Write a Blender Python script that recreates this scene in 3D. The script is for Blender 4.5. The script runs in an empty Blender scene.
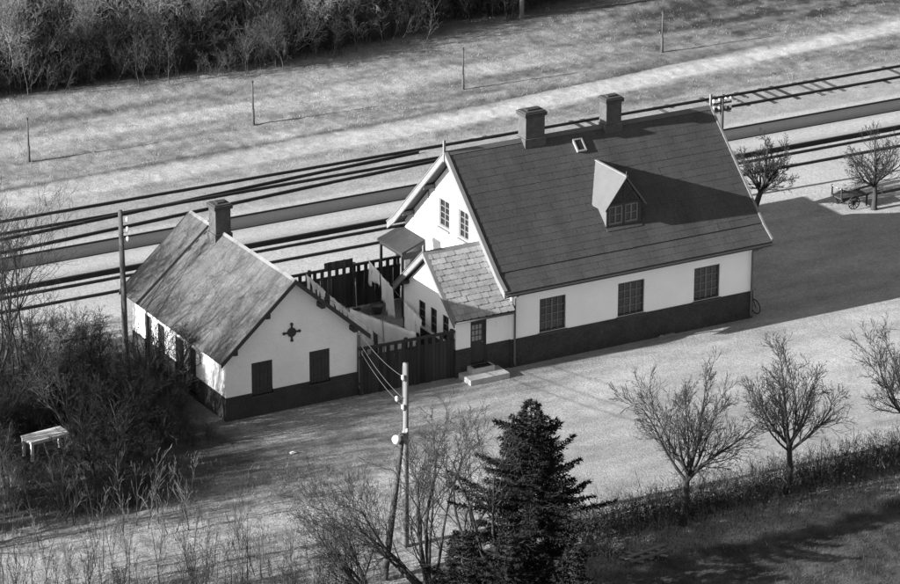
import bpy, bmesh, math, random
import numpy as np, time
T0 = time.time()
from mathutils import Vector, Matrix

# ------------------------------------------------------------------ camera, light, exposure
scene = bpy.context.scene
C = scene.collection
F_PX, PITCH, YAW, ROLL = 3660.39, math.radians(20.329), math.radians(29.544), math.radians(0.129)
CAM = Vector((-68.612, -116.153, 53.113))
fw = Vector((math.sin(YAW)*math.cos(PITCH), math.cos(YAW)*math.cos(PITCH), -math.sin(PITCH)))
rt = Vector((math.cos(YAW), -math.sin(YAW), 0)); up = rt.cross(fw)
rt2 = math.cos(ROLL)*rt + math.sin(ROLL)*up; up2 = -math.sin(ROLL)*rt + math.cos(ROLL)*up
cam = bpy.data.cameras.new('camera'); cam_o = bpy.data.objects.new('camera', cam); C.objects.link(cam_o)
cam_o.matrix_world = Matrix(((rt2.x, up2.x, -fw.x, CAM.x), (rt2.y, up2.y, -fw.y, CAM.y), (rt2.z, up2.z, -fw.z, CAM.z), (0, 0, 0, 1)))
cam.sensor_width = 36; cam.sensor_fit = 'HORIZONTAL'; cam.lens = F_PX/900*36; cam.clip_start = 1; cam.clip_end = 2000
scene.camera = cam_o

SUN_DIR = Vector((1, -.045, -.329)).normalized()          # the way the light travels
world = bpy.data.worlds.new('World'); scene.world = world; world.use_nodes = True
nt = world.node_tree; nt.nodes.clear()
sky = nt.nodes.new('ShaderNodeTexSky'); sky.sky_type = 'NISHITA'; sky.sun_disc = False
sky.sun_elevation = math.asin(-SUN_DIR.z); sky.sun_rotation = math.atan2(-SUN_DIR.x, -SUN_DIR.y)
bw = nt.nodes.new('ShaderNodeRGBToBW'); bgn = nt.nodes.new('ShaderNodeBackground'); wo = nt.nodes.new('ShaderNodeOutputWorld')
nt.links.new(sky.outputs[0], bw.inputs[0]); nt.links.new(bw.outputs[0], bgn.inputs[0]); nt.links.new(bgn.outputs[0], wo.inputs[0])
bgn.inputs[1].default_value = 0.063
sun = bpy.data.lights.new('sun', 'SUN'); sun.energy = 5.0; sun.angle = math.radians(.5); sun.color = (1, 1, 1)
sun_o = bpy.data.objects.new('sun', sun); C.objects.link(sun_o); sun_o.location = (-40, 0, 40)
sun_o.rotation_euler = SUN_DIR.to_track_quat('-Z', 'Y').to_euler()
scene.view_settings.view_transform = 'Standard'; scene.view_settings.look = 'None'
scene.view_settings.exposure = 1.6; scene.view_settings.gamma = 1
scene.render.engine = 'CYCLES'
scene.render.resolution_x = 1024; scene.render.resolution_y = 664

def P(px, py, z=0.0):
    """photo pixel (900x584) -> point at height z"""
    d = fw + rt2*((px-450)/F_PX) - up2*((py-292)/F_PX)
    return CAM + d*((z-CAM.z)/d.z)

# ------------------------------------------------------------------ helpers
def mat(name, val, rough=.9, var=.15, scale=3., fine=.1, fscale=40., bump=0., island=0., obj=0., tone=False, spec=.2, stretch=None, lo=.2, hi=.8):
    """grey procedural material: slow blotches, fine grain, per-piece variation"""
    m = bpy.data.materials.new(name); m.use_nodes = True; n = m.node_tree.nodes; l = m.node_tree.links
    b = n['Principled BSDF']; b.inputs['Roughness'].default_value = rough; b.inputs['Specular IOR Level'].default_value = spec
    tc = n.new('ShaderNodeNewGeometry'); vec = raw = tc.outputs['Position']
    if stretch:
        mp = n.new('ShaderNodeMapping'); mp.inputs['Scale'].default_value = stretch; l.new(vec, mp.inputs[0]); vec = mp.outputs[0]
    def nz(s, det=3, vec=None):
        vec = vec or raw
        t = n.new('ShaderNodeTexNoise'); t.inputs['Scale'].default_value = s; t.inputs['Detail'].default_value = det
        t.inputs['Roughness'].default_value = .6; l.new(vec, t.inputs['Vector']); return t.outputs['Fac']
    def rng(o, a, c):
        r = n.new('ShaderNodeMapRange'); r.inputs['From Min'].default_value = lo; r.inputs['From Max'].default_value = hi
        r.inputs['To Min'].default_value = a; r.inputs['To Max'].default_value = c; l.new(o, r.inputs['Value']); return r.outputs[0]
    def mul(a, c):
        q = n.new('ShaderNodeMath'); q.operation = 'MULTIPLY'; l.new(a, q.inputs[0])
        if isinstance(c, float): q.inputs[1].default_value = c
        else: l.new(c, q.inputs[1])
        return q.outputs[0]
    v = rng(nz(scale, 3, vec), 1-var, 1+var)
    f = nz(fscale, 2)
    v = mul(v, rng(f, 1-fine, 1+fine))
    if island:
        g = n.new('ShaderNodeNewGeometry'); r = n.new('ShaderNodeMapRange'); l.new(g.outputs['Random Per Island'], r.inputs[0])
        r.inputs[3].default_value = 1-island; r.inputs[4].default_value = 1+island; v = mul(v, r.outputs[0])
    if obj:
        g = n.new('ShaderNodeObjectInfo'); r = n.new('ShaderNodeMapRange'); l.new(g.outputs['Random'], r.inputs[0])
        r.inputs[3].default_value = 1-obj; r.inputs[4].default_value = 1+obj; v = mul(v, r.outputs[0])
    if tone:
        at = n.new('ShaderNodeAttribute'); at.attribute_name = 'tone'; v = mul(v, at.outputs['Fac'])
    else: v = mul(v, float(val))
    l.new(v, b.inputs['Base Color'])
    if bump:
        bp = n.new('ShaderNodeBump'); bp.inputs['Strength'].default_value = 1.; bp.inputs['Distance'].default_value = bump
        l.new(f, bp.inputs['Height']); l.new(bp.outputs[0], b.inputs['Normal'])
    return m

M = dict(
    ground=mat('dry_grass_and_gravel', 1, var=.16, scale=4.5, fine=.55, fscale=16, bump=.028, tone=True),
    gravel=mat('trodden_gravel', 1, var=.14, scale=5, fine=.5, fscale=19, bump=.022, tone=True),
    white=mat('whitewash', .87, var=.05, scale=.8, fine=.10, fscale=22, bump=.004),
    white_old=mat('weathered_whitewash', .85, var=.08, scale=1.0, fine=.13, fscale=20, bump=.006),
    plinth=mat('tarred_plinth', .045, var=.3, scale=1.5, fine=.4, fscale=16, bump=.01),
    slate=mat('grey_roof_slate', .058, rough=.75, var=.30, scale=1.1, fine=.38, fscale=18, bump=.004, obj=.06, stretch=(.8, .22, .22)),
    slate_j=mat('grey_roof_slates_joined', .058, rough=.75, var=.30, scale=1.1, fine=.38, fscale=18, bump=.004, island=.06, stretch=(.8, .22, .22)),
    underlay=mat('roof_boarding', .045, var=.1),
    ptile=mat('pale_cement_tile', .29, var=.22, scale=2.2, fine=.16, fscale=16, bump=.006, obj=.12),
    dormer_sheet=mat('pale_dormer_sheet', .105, var=.12, scale=2, fine=.1, fscale=20),
    felt=mat('roofing_felt', .086, var=.25, scale=2.2, fine=.35, fscale=14, bump=.012, obj=.10, stretch=(1, .55, .55)),
    tar_roof=mat('tarred_porch_roof', .034, var=.25, scale=3, fine=.3, fscale=15),
    trim=mat('grey_painted_wood', .17, var=.12, scale=4, fine=.06, fscale=30),
    trim_light=mat('pale_painted_wood', .36, var=.1, scale=4, fine=.06, fscale=30),
    trim_dark=mat('dark_stained_wood', .05, var=.2, scale=5, fine=.15, fscale=25),
    fence=mat('tarred_boards', .035, var=.3, scale=3, fine=.2, fscale=20, obj=.35, stretch=(1, 1, .2)),
    brick=mat('sooty_brick', .075, var=.3, scale=4, fine=.25, fscale=14, bump=.01),
    cap=mat('chimney_cap', .05, var=.25, scale=4, fine=.15),
    glass=mat('window_glass', .018, rough=.12, var=.1, spec=.6),
    glass_reflect=mat('window_glass_reflection', .22, rough=.12, var=.5, scale=6, spec=.6),  # reflection on the door panes put into the base colour
    sash=mat('brown_window_sash', .06, var=.2, scale=6),
    muntin=mat('worn_glazing_bars', .15, var=.25, scale=8),
    sash_light=mat('grey_window_sash', .13, var=.1, scale=6),
    zinc=mat('zinc', .09, rough=.55, var=.15, scale=4, spec=.4),
    zinc_pale=mat('bright_zinc', .22, rough=.5, var=.15, scale=4, spec=.4),
    iron=mat('dark_iron', .03, rough=.6, var=.2, spec=.4),
    rail=mat('rusty_rail', .03, rough=.7, var=.25, scale=2, spec=.3),
    sleeper=mat('creosoted_sleeper', .06, var=.3, scale=3, fine=.25, fscale=20, obj=.5),
    stone=mat('concrete_step', .40, var=.18, scale=2.5, fine=.12, fscale=25, bump=.006),
    edge=mat('shade_dark_platform_edge', .022, var=.3, scale=2, fine=.2),  # near-black colour stands in for the shaded platform face
    pole=mat('weathered_pole', .07, var=.25, scale=3, fine=.15, stretch=(1, 1, .1)),
    pole_pale=mat('grey_weathered_pole', .17, var=.25, scale=3, fine=.15, stretch=(1, 1, .1)),
    porcelain=mat('porcelain', .8, rough=.25, var=.03, spec=.5),
    cloth=mat('white_cotton', .92, var=.10, scale=3, fine=.06, fscale=30, obj=.10),
    cloth_dark=mat('dark_wool', .06, var=.2, scale=3),
    bark=mat('bark', .04, var=.3, scale=4, fine=.2, fscale=25, bump=.01),
    twig=mat('twigs', .036, var=.2, scale=1.5, island=.35),
    twig_grey=mat('grey_twigs', .07, var=.2, scale=1.5, island=.45),
    twig_pale=mat('pale_sunlit_twigs', .145, var=.2, scale=1.5, island=.45),  # pale colour stands in for sunlight on wood, hedge and sapling twigs
    needle=mat('spruce_needles', .015, var=.3, scale=1.2, island=.5),
    straw=mat('dry_grass_blades', .20, var=.25, scale=.6, island=.45),
    straw_shaded=mat('shaded_grass_blades', .042, var=.25, scale=.6, island=.45),  # blades darkened to stand in for spruce shade
    leaf=mat('dead_leaves', .055, var=.3, scale=1., island=.5),
    white_paint=mat('flaking_white_paint', .75, var=.1, scale=6, fine=.08),
    plank=mat('old_planks', .22, var=.25, scale=4, fine=.2, obj=.35, stretch=(.3, 2, 2)),
    rubber=mat('rubber', .025, rough=.8, var=.1),
    wire=mat('wire', .10, rough=.6, var=.05),
)

class MB:
    def __init__(s): s.v = []; s.f = []
    def poly(s, verts, faces):
        o = len(s.v); s.v += [tuple(p) for p in verts]; s.f += [tuple(i+o for i in f) for f in faces]; return s
    def box(s, a, b):
        (x0, y0, z0), (x1, y1, z1) = a, b
        return s.poly([(x0,y0,z0),(x1,y0,z0),(x1,y1,z0),(x0,y1,z0),(x0,y0,z1),(x1,y0,z1),(x1,y1,z1),(x0,y1,z1)],
                      [(0,3,2,1),(4,5,6,7),(0,1,5,4),(1,2,6,5),(2,3,7,6),(3,0,4,7)])
    def prism(s, prof, axis, a, b):
        """extrude a closed 2D profile along an axis (0: profile is (y,z), 1: (x,z), 2: (x,y))"""
        n = len(prof)
        def mk(p, t): return (t, p[0], p[1]) if axis == 0 else ((p[0], t, p[1]) if axis == 1 else (p[0], p[1], t))
        vs = [mk(p, a) for p in prof] + [mk(p, b) for p in prof]
        return s.poly(vs, [tuple(range(n))[::-1], tuple(range(n, 2*n))] + [(i, (i+1) % n, n+(i+1) % n, n+i) for i in range(n)])
    def bar(s, p, q, w, h=None, upv=(0, 0, 1)):
        p, q = Vector(p), Vector(q); h = h or w; d = (q-p).normalized(); u = Vector(upv)
        if abs(d.dot(u)) > .98: u = Vector((0, 1, 0))
        a = d.cross(u).normalized()*(w/2); b = a.cross(d).normalized()*(h/2)
        return s.poly([p-a-b, p+a-b, p+a+b, p-a+b, q-a-b, q+a-b, q+a+b, q-a+b],
                      [(0,1,2,3),(7,6,5,4),(0,4,5,1),(1,5,6,2),(2,6,7,3),(3,7,4,0)])
    def tube(s, pts, rad, n=8, caps=True):
        pts = [Vector(p) for p in pts]; rad = [rad]*len(pts) if isinstance(rad, (int, float)) else rad
        o = len(s.v); prev = None
        for i, p in enumerate(pts):
            d = (pts[min(i+1, len(pts)-1)] - pts[max(i-1, 0)]).normalized()
            if prev is None: a = d.cross(Vector((0, 0, 1)) if abs(d.z) < .9 else Vector((1, 0, 0))).normalized()
            else: a = (prev - d*prev.dot(d)).normalized()
            prev = a; b = d.cross(a)
            for k in range(n):
                t = 2*math.pi*k/n; s.v.append(tuple(p + (a*math.cos(t)+b*math.sin(t))*rad[i]))
        for i in range(len(pts)-1):
            for k in range(n): s.f.append((o+i*n+k, o+i*n+(k+1) % n, o+(i+1)*n+(k+1) % n, o+(i+1)*n+k))
        if caps: s.f.append(tuple(o+k for k in range(n))[::-1]); s.f.append(tuple(o+(len(pts)-1)*n+k for k in range(n)))
        return s
    def lathe(s, base, prof, n=12):
        return s.tube([Vector(base)+Vector((0, 0, z)) for r, z in prof], [max(r, .001) for r, z in prof], n)
    def mesh(s, name):
        me = bpy.data.meshes.new(name); me.from_pydata(s.v, [], s.f); me.update(); return me
    def build(s, name, m, parent=None, smooth=False):
        return link(name, s.mesh(name), m, parent, smooth)

def link(name, me, m, parent=None, smooth=False):
    if m and not me.materials: me.materials.append(M[m] if isinstance(m, str) else m)
    if smooth: me.polygons.foreach_set('use_smooth', [True]*len(me.polygons))
    o = bpy.data.objects.new(name, me); C.objects.link(o); o.parent = parent; return o

def fastmesh(name, V, Fc, smooth=False):
    """V (n,3) array, Fc (m,k) array of k-gons"""
    me = bpy.data.meshes.new(name); V = np.asarray(V, np.float32); Fc = np.asarray(Fc, np.int32); k = Fc.shape[1]
    me.vertices.add(len(V)); me.vertices.foreach_set('co', V.ravel())
    me.loops.add(Fc.size); me.loops.foreach_set('vertex_index', Fc.ravel())
    me.polygons.add(len(Fc)); me.polygons.foreach_set('loop_start', np.arange(0, Fc.size, k, dtype=np.int32))
    me.polygons.foreach_set('loop_total', np.full(len(Fc), k, np.int32))
    if smooth: me.polygons.foreach_set('use_smooth', np.ones(len(Fc), bool))
    me.update(calc_edges=True); return me

def tag(o, label=None, cat=None, group=None, kind=None):
    if label: o['label'] = label
    if cat: o['category'] = cat
    if group: o['group'] = group
    if kind: o['kind'] = kind
    return o
def thing(name, label, cat, loc=(0, 0, 0), group=None, rz=0):
    o = bpy.data.objects.new(name, None); C.objects.link(o); o.location = loc; o.rotation_euler.z = rz; o.empty_display_size = .2
    return tag(o, label, cat, group)
def copy_tree(o, parent=None):
    c = o.copy(); C.objects.link(c); c.parent = parent
    for ch in list(o.children): copy_tree(ch, c)
    return c
def cut(o, boxes):
    """boolean-cut box openings into a solid mesh object"""
    mb = MB()
    for a, b in boxes: mb.box(a, b)
    co = bpy.data.objects.new('cutter', mb.mesh('cutter')); C.objects.link(co)
    if o.parent: co.parent = o.parent
    md = o.modifiers.new('cut', 'BOOLEAN'); md.object = co; md.operation = 'DIFFERENCE'; md.solver = 'EXACT'
    bpy.context.view_layer.update(); dg = bpy.context.evaluated_depsgraph_get()
    me = bpy.data.meshes.new_from_object(o.evaluated_get(dg)); o.modifiers.clear(); old = o.data; o.data = me; me.name = o.name
    bpy.data.objects.remove(co)

# numpy value noise
_h = np.random.RandomState(7).rand(256, 256)
def vnoise(x, y):
    xi = np.floor(x).astype(int); yi = np.floor(y).astype(int); fx = x-xi; fy = y-yi
    fx = fx*fx*(3-2*fx); fy = fy*fy*(3-2*fy); g = lambda a, b: _h[a & 255, b & 255]
    return (g(xi, yi)*(1-fx)+g(xi+1, yi)*fx)*(1-fy) + (g(xi, yi+1)*(1-fx)+g(xi+1, yi+1)*fx)*fy
def fbm(x, y, o=4):
    s = 0; a = .5; t = 0
    for i in range(o): s = s + a*vnoise(x*2**i+17.3*i, y*2**i+5.7*i); t += a; a *= .55
    return s/t
def sstep(a, b, x): t = np.clip((x-a)/(b-a), 0, 1); return t*t*(3-2*t)

# ------------------------------------------------------------------ measured layout (metres)
L, W, HE, HR, OX, OY, HP = 11.444, 8.66, 3.34, 7.73, .60, .487, 1.143
BX0, BY0, BW, BL, BHR, BHE, BOV, BOE, BHP = -12.33, .407, 5.651, 8.361, 5.341, 2.541, .388, .359, .93
YA, YC, YD = 25.1, 20.6, 16.12          # track centre lines
G2 = 1.435/2

# ------------------------------------------------------------------ the ground
def road_y(x):      # centre line of the dirt road beyond the tracks
    return np.interp(x, [-40, -10, 0, 10, 14, 19, 24, 29, 35, 42, 60], [28.3, 28.5, 28.7, 29.0, 29.2, 29.8, 30.2, 30.8, 31.3, 32.1, 35])
def upper_y(x):     # fainter worn strip
    return np.interp(x, [-40, -7, -1.5, 9, 24, 35, 60], [35.2, 35.4, 35.9, 35.6, 35.8, 37, 40])
def height(x, y):
    h = (fbm(x*.8, y*.8, 3)-.5)*.05 + (fbm(x*3.1, y*3.1, 2)-.5)*.035
    wild = np.maximum(sstep(-13.3, -15, y), np.maximum(sstep(26.5, 28, y), sstep(-6.5, -9, x)*sstep(1, -6, y)))
    h = h*(.35+.9*wild)
    h += wild*(fbm(x*5, y*5, 2)-.5)*.05
    h += .45*sstep(38.5, 41.5, y)*sstep(-.2, 1, 1+0*x)                      # low bank below the wood
    h -= .05*np.exp(-((y-road_y(x)-.55)/.16)**2) + .05*np.exp(-((y-road_y(x)+.55)/.16)**2)
    h -= .12*np.exp(-((y-road_y(x)-1.5)/.3)**2)*sstep(12, 6, np.abs(x-24))   # ditch line
    under = (x > -13) & (x < 12.5) & (y > -1) & (y < 12.3)
    h = np.where(under, np.minimum(h, 0)-.005, h)
    return h - .03
def tone(x, y):
    n1 = fbm(x*.22, y*.3, 4); n2 = fbm(x*.9+40, y*.9, 4); n3 = fbm(x*.35+9, y*1.6+3, 3); n4 = fbm(x*2.6, y*2.6+70, 3)
    t = .25 + .10*(n1-.5) + .22*(n2-.5) + .10*(n4-.5)
    # rear field: paler, streaks along the railway
    rear = sstep(26.2, 26.9, y)
    t = t*(1-rear) + rear*(.215 - .045*sstep(6, 22, x) + .20*(n3-.5) + .08*(n2-.5) + .16*(n4-.5) - .09*sstep(24, 34, x)*sstep(33.5, 36, y))
    r = np.exp(-((y-road_y(x))/(1.0+.4*(n1-.5)))**4)*(.6+.4*sstep(2, 16, x))
    t = t*(1-r) + r*(.38+.10*(n3-.5)+.05*(n4-.5))
    e = np.exp(-((y-road_y(x)-1.45)/.22)**2)*sstep(36, 26, x)*sstep(.3, .5, n2+.12)
    t = t*(1-.55*e)
    u = np.exp(-((y-upper_y(x))/.9)**4)*.75*sstep(30, 20, x)
    t = t*(1-u) + u*(.31+.16*(n3-.5)+.06*(n4-.5))
    b_ = np.exp(-((y-38.4-.03*x)/.55)**2)*sstep(12, 4, x); t = t*(1-.5*b_)
    g = np.exp(-((y-32.6)/.9)**2)*sstep(.42, .6, n2)
    t = t*(1-.25*g)
    wood = sstep(40.4, 41.6, y+2*(n1-.5)-1.5*sstep(22, 40, x)*0)*sstep(44, 34, x)
    t = t*(1-wood) + wood*(.075+.07*(n2-.5))
    # gravel between the tracks
    yard = sstep(22.0, 22.3, y)*sstep(26.6, 26.2, y+.8*(n2-.5)); t = t*(1-yard) + yard*(.25+.08*(n2-.5)+.12*(n4-.5))
    plat = sstep(9.2, 9.9, y+.8*(n2-.5))*sstep(22.4, 22.0, y); t = t*(1-plat) + plat*(.335+.07*(n1-.5)+.05*(n2-.5))
    # forecourt
    fc = sstep(-13.2, -11.2, y+1.6*(n1-.5))*sstep(9.9, 9.2, y)*sstep(-9, -4, x+3*(n1-.5)+.25*y)
    t = t*(1-fc) + fc*(.30+.10*(n1-.5)+.16*(n3-.5)+.06*(n2-.5)+.05*(n4-.5)-.05*sstep(-5, -10, y))
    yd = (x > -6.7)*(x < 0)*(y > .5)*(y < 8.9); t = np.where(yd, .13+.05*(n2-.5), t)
    # left thicket floor and dark grass at bottom right, tree shade put into both
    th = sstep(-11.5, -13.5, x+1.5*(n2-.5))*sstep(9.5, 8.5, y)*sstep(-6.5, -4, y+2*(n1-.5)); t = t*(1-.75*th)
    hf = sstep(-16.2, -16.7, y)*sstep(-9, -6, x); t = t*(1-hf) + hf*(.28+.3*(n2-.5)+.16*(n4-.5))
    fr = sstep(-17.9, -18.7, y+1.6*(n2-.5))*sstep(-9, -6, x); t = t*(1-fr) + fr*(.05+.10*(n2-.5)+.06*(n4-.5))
    return np.clip(t, .03, .6)

def make_ground():
    st = .16; x = np.arange(-32, 50, st); y = np.arange(-30, 64, st); X, Y = np.meshgrid(x, y, indexing='ij')
    jx = (np.random.RandomState(1).rand(*X.shape)-.5)*st*.5; jy = (np.random.RandomState(2).rand(*X.shape)-.5)*st*.5
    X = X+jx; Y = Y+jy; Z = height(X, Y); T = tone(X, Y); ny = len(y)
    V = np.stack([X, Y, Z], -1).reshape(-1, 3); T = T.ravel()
    i, j = np.meshgrid(np.arange(len(x)-1), np.arange(ny-1), indexing='ij'); a = (i*ny+j).ravel()
    Fc = np.stack([a, a+ny, a+ny+1, a+1], -1); cx = V[Fc].mean(1)[:, 0]; cy = V[Fc].mean(1)[:, 1]
    e = (fbm(cx*1.1, cy*1.1, 3)-.5)
    cls = np.zeros(len(Fc), int)
    cls[(cy > -12.3+2*e) & (cy < 9.6) & (cx > -5.5-.25*cy+3*e)] = 1                       # forecourt
    cls[(cy > 9.6+.8*e) & (cy < 15.3)] = 2                                         # platform
    cls[(np.abs(cy-road_y(cx)) < 1.05+.8*e) & (cx > -2)] = 3                       # dirt road
    cls[(cx > -6.68) & (cx < 0) & (cy > .35) & (cy < 8.9)] = 4                     # yard
    cls[(cy > 15.3) & (cy < 26.3+.8*e)] = 5                                        # track bed
    for k, (nm, m) in enumerate([('ground', 'ground'), ('forecourt', 'gravel'), ('platform', 'gravel'), ('dirt_road', 'gravel'), ('yard', 'gravel'), ('track_bed', 'gravel')]):
        f = Fc[cls == k]; u, inv = np.unique(f, return_inverse=True)
        me = fastmesh(nm, V[u], inv.reshape(f.shape), True)
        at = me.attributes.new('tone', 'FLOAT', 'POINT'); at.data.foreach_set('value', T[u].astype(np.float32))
        tag(link(nm, me, m), kind='structure')
    # the land beyond the part in view
    B = 700.; x0, x1, y0, y1 = -31.6, 49.4, -29.6, 63.4; z = -.06
    V2 = [(-B,-B,z),(B,-B,z),(B,B,z),(-B,B,z),(x0,y0,z),(x1,y0,z),(x1,y1,z),(x0,y1,z)]
    me = fastmesh('terrain', V2, [(0,1,5,4),(1,2,6,5),(2,3,7,6),(3,0,4,7)])
    at = me.attributes.new('tone', 'FLOAT', 'POINT'); at.data.foreach_set('value', [.22]*8)
    tag(link('terrain', me, 'ground'), kind='structure')
make_ground()

# raised platform between the tracks, cinder fill of the middle track
XA, XB = -45., 75.
t = thing('island_platform', 'low raised gravel platform lying between the two station tracks', 'platform', ((XA+XB)/2, 18.5, 0))
t['kind'] = 'structure'; del t['category']
def strip(name, x0, x1, y0, y1, z0, z1, m, parent, tn, n=160, z2=None):
    z2 = z1 if z2 is None else z2
    xs = np.linspace(x0, x1, n); rows = [(y0, z0), (y0, z1), ((y0+y1)/2, (z1+z2)/2), (y1, z2), (y1, z0)]
    V = np.array([(xx, yy, zz) for yy, zz in rows for xx in xs]); q = len(rows)
    Fc = np.array([(r*n+i, r*n+i+1, (r+1)*n+i+1, (r+1)*n+i) for r in range(q-1) for i in range(n-1)])
    me = fastmesh(name, V, Fc); at = me.attributes.new('tone', 'FLOAT', 'POINT')
    at.data.foreach_set('value', (tn*(1+.25*(fbm(V[:, 0]*.5, V[:, 1]*2, 3)-.5))).astype(np.float32)); return link(name, me, m, parent)
ctr = (XA+XB)/2
strip('surface', XA-ctr, XB-ctr, 17.62-18.5, 19.78-18.5, -.05, .17, 'gravel', t, .34, z2=.05)
MB().box((XA-ctr, 17.50-18.5, -.05), (XB-ctr, 17.617-18.5, .19)).build('kerb', 'edge', t)
o = strip('cinder_fill', XA, XB, YC-G2+.09, YC+G2-.09, -.05, .055, 'gravel', None, .065); tag(o, kind='structure')

# ------------------------------------------------------------------ railway tracks
def rail_profile():
    return [(-.06, 0), (.06, 0), (.06, .02), (.015, .035), (.015, .10), (.036, .11), (.036, .15), (-.036, .15), (-.036, .11), (-.015, .10), (-.015, .035), (-.06, .02)]
sl_me = MB().box((-.125, -1.25, -.12), (.125, 1.25, .012)).mesh('sleeper'); sl_me.materials.append(M['sleeper'])
rs = random.Random(3)
def track(label, x0, x1, yc, z=0., sleepers=None, ends=None):
    t = thing('railway_track', label, 'track', (x0, float(yc(x0)), z), 'station tracks')
    xs = np.linspace(x0, x1, 2 if yc(x0) == yc(x1) else 60); pr = rail_profile(); n = len(pr)
    for s in (1, -1):
        hi = x1 if not ends else ends[0 if s > 0 else 1]
        xx = [a for a in xs if a < hi]+[hi]; V = []; Fs = []
        for k, a in enumerate(xx):
            for py, pz in pr: V.append((a-x0, float(yc(a))+s*(G2+.036)+py-float(yc(x0)), pz))
            if k:
                for q in range(n): Fs.append(((k-1)*n+q, (k-1)*n+(q+1) % n, k*n+(q+1) % n, k*n+q))
        Fs += [tuple(range(n))[::-1], tuple(range((len(xx)-1)*n, len(xx)*n))]
        MB().poly(V, Fs).build('rail', 'rail', t)
    if sleepers:
        a, b, dz = sleepers; x = a
        while x < b:
            o = bpy.data.objects.new('sleeper', sl_me); C.objects.link(o); o.parent = t
            o.location = (x-x0, float(yc(x))-float(yc(x0))+rs.uniform(-.06, .06), dz+rs.uniform(-.03, .012)+(.012 if x > 21 and rs.random() < .6 else (-.022 if x < 18 else 0))); o.rotation_euler = (rs.uniform(-.01, .01), 0, rs.uniform(-.03, .03)); x += .68
    return t
track('railway track with dark sleepers showing, running beside the rough grass field', XA, XB, lambda x: YA, -.055, (-18, 42, .013))
yb = lambda x: float(np.interp(x, [-34, -20, -12, -6, 3, 10, 18, 26], [21.35, 22.3, 22.88, 23.4, 24.24, 24.76, 25.06, 25.1]))
track('railway track curving away from the sleepered track at the turnout', -34, 13.5, yb, -.054, (-18, 4, .01), (10.0, 22.0))
track('railway track filled with dark cinders between its rails', XA, XB, lambda x: YC, -.06)
track('railway track sunk in pale gravel below the raised platform edge', XA, XB, lambda x: YD, -.06)

# ------------------------------------------------------------------ buildings: shared pieces
def window(name, parent, axis, u0, u1, z0, z1, wall, depth, cols, rows, frame='sash', bars='muntin', glass='glass', sillm='sash', fw_=.07, bw_=.035, sill=True, sgn=1):
    """a window in a wall opening. axis 1: facing -Y on plane y=wall (u along x); axis 0: facing -X on plane x=wall (u along y)"""
    def bx(mb, ua, ub, da, db, za, zb):     # d measured inwards
        if axis == 1: mb.box((ua, wall+da, za), (ub, wall+db, zb))
        else: mb.box((wall+da, ua, za), (wall+db, ub, zb))
    fr = MB(); d0, d1 = depth-.075, depth-.005
    bx(fr, u0, u1, d0, d1, z0, z0+fw_); bx(fr, u0, u1, d0, d1, z1-fw_, z1)
    bx(fr, u0, u0+fw_, d0+.001, d1, z0+fw_, z1-fw_); bx(fr, u1-fw_, u1, d0+.001, d1, z0+fw_, z1-fw_)
    w = fr.build('window', frame, parent)
    g = MB(); bx(g, u0+fw_, u1-fw_, depth-.03, depth-.012, z0+fw_, z1-fw_); g.build('pane', glass, w)
    b = MB()
    for c in range(1, cols):
        uu = u0+fw_+(u1-u0-2*fw_)*c/cols; k = bw_*1.9 if (cols % 2 == 0 and c == cols//2) else bw_
        bx(b, uu-k/2, uu+k/2, d0+.012, depth-.03, z0+fw_, z1-fw_)
    for r_ in range(1, rows):
        zz = z0+fw_+(z1-z0-2*fw_)*r_/rows; bx(b, u0+fw_, u1-fw_, d0+.018, depth-.031, zz-bw_/2, zz+bw_/2)
    b.build('glazing_bars', bars, w)
    if sill:
        s = MB(); bx(s, u0-.06, u1+.06, -.09, depth-.078, z0-.09, z0-.002); s.build('sill', sillm, w)
    return w

def drainpipe(parent, x, y, top, dx=0):
    MB().tube([(x+dx, y-.36, top), (x+dx, y-.34, top-.16), (x, y-.09, top-.34), (x, y-.08, top-.5), (x, y-.08, .22), (x, y-.16, .10)], .045, 8).build('drainpipe', 'zinc', parent, True)

# ------------------------------------------------------------------ station house
H = thing('station_house', 'white gabled station house with dark slate roof, dormer and two chimneys', 'house', (0, 0, 0))
SL1 = (HR-3.76)/(W/2-.10); BRK = (.10, 3.76); EAV = (-OY, HE)
def rz(y):       # top of the roof boarding on the front slope, mirrored for the rear
    y = min(y, W-y)
    return HR-(W/2-y)*SL1 if y >= BRK[0] else BRK[1]-(BRK[0]-y)*(BRK[1]-EAV[1])/(BRK[0]-EAV[0])
TH = .10
prof = [(0, -.1), (W, -.1), (W, rz(W)-TH-.05), (W/2, HR-TH-.07), (0, rz(0)-TH-.05)]
wall = MB().prism(prof, 0, 0, L).build('wall', 'white', H)
FW = [(1.30, 2.52), (4.95, 6.21), (8.58, 9.83)]; FZ = (1.17, 2.60)
GW = [(4.96, 5.84), (3.40, 4.22)]; GZ = (4.14, 5.38)
cut(wall, [((a, -.2, FZ[0]), (b, .14, FZ[1])) for a, b in FW] + [((-.2, a, GZ[0]), (.12, b, GZ[1])) for a, b in GW] + [((-.2, 7.35, .05), (.10, 8.25, 2.15))])
pl_ = MB().box((-.03, -.03, -.1), (L+.03, W+.03, HP)).build('plinth', 'plinth', H)
cut(pl_, [((-.2, 7.35, .05), (.10, 8.25, 2.15))])
for a, b in FW: window('window', H, 1, a, b, FZ[0], FZ[1], 0, .14, 4, 4)
for a, b in GW:
    w = window('window', H, 0, a, b, GZ[0], GZ[1], 0, .12, 2, 4, 'sash_light', 'sash_light', 'glass', 'trim', fw_=.09)
    MB().box((-.02, a-.10, GZ[1]+.002), (-.001, b+.10, GZ[1]+.10)).build('lintel', 'white', w)
MB().tube([(-.02, 6.62, 4.9), (-.035, 6.62, 5.6)], .015, 6).build('iron_bracket', 'iron', H)
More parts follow.
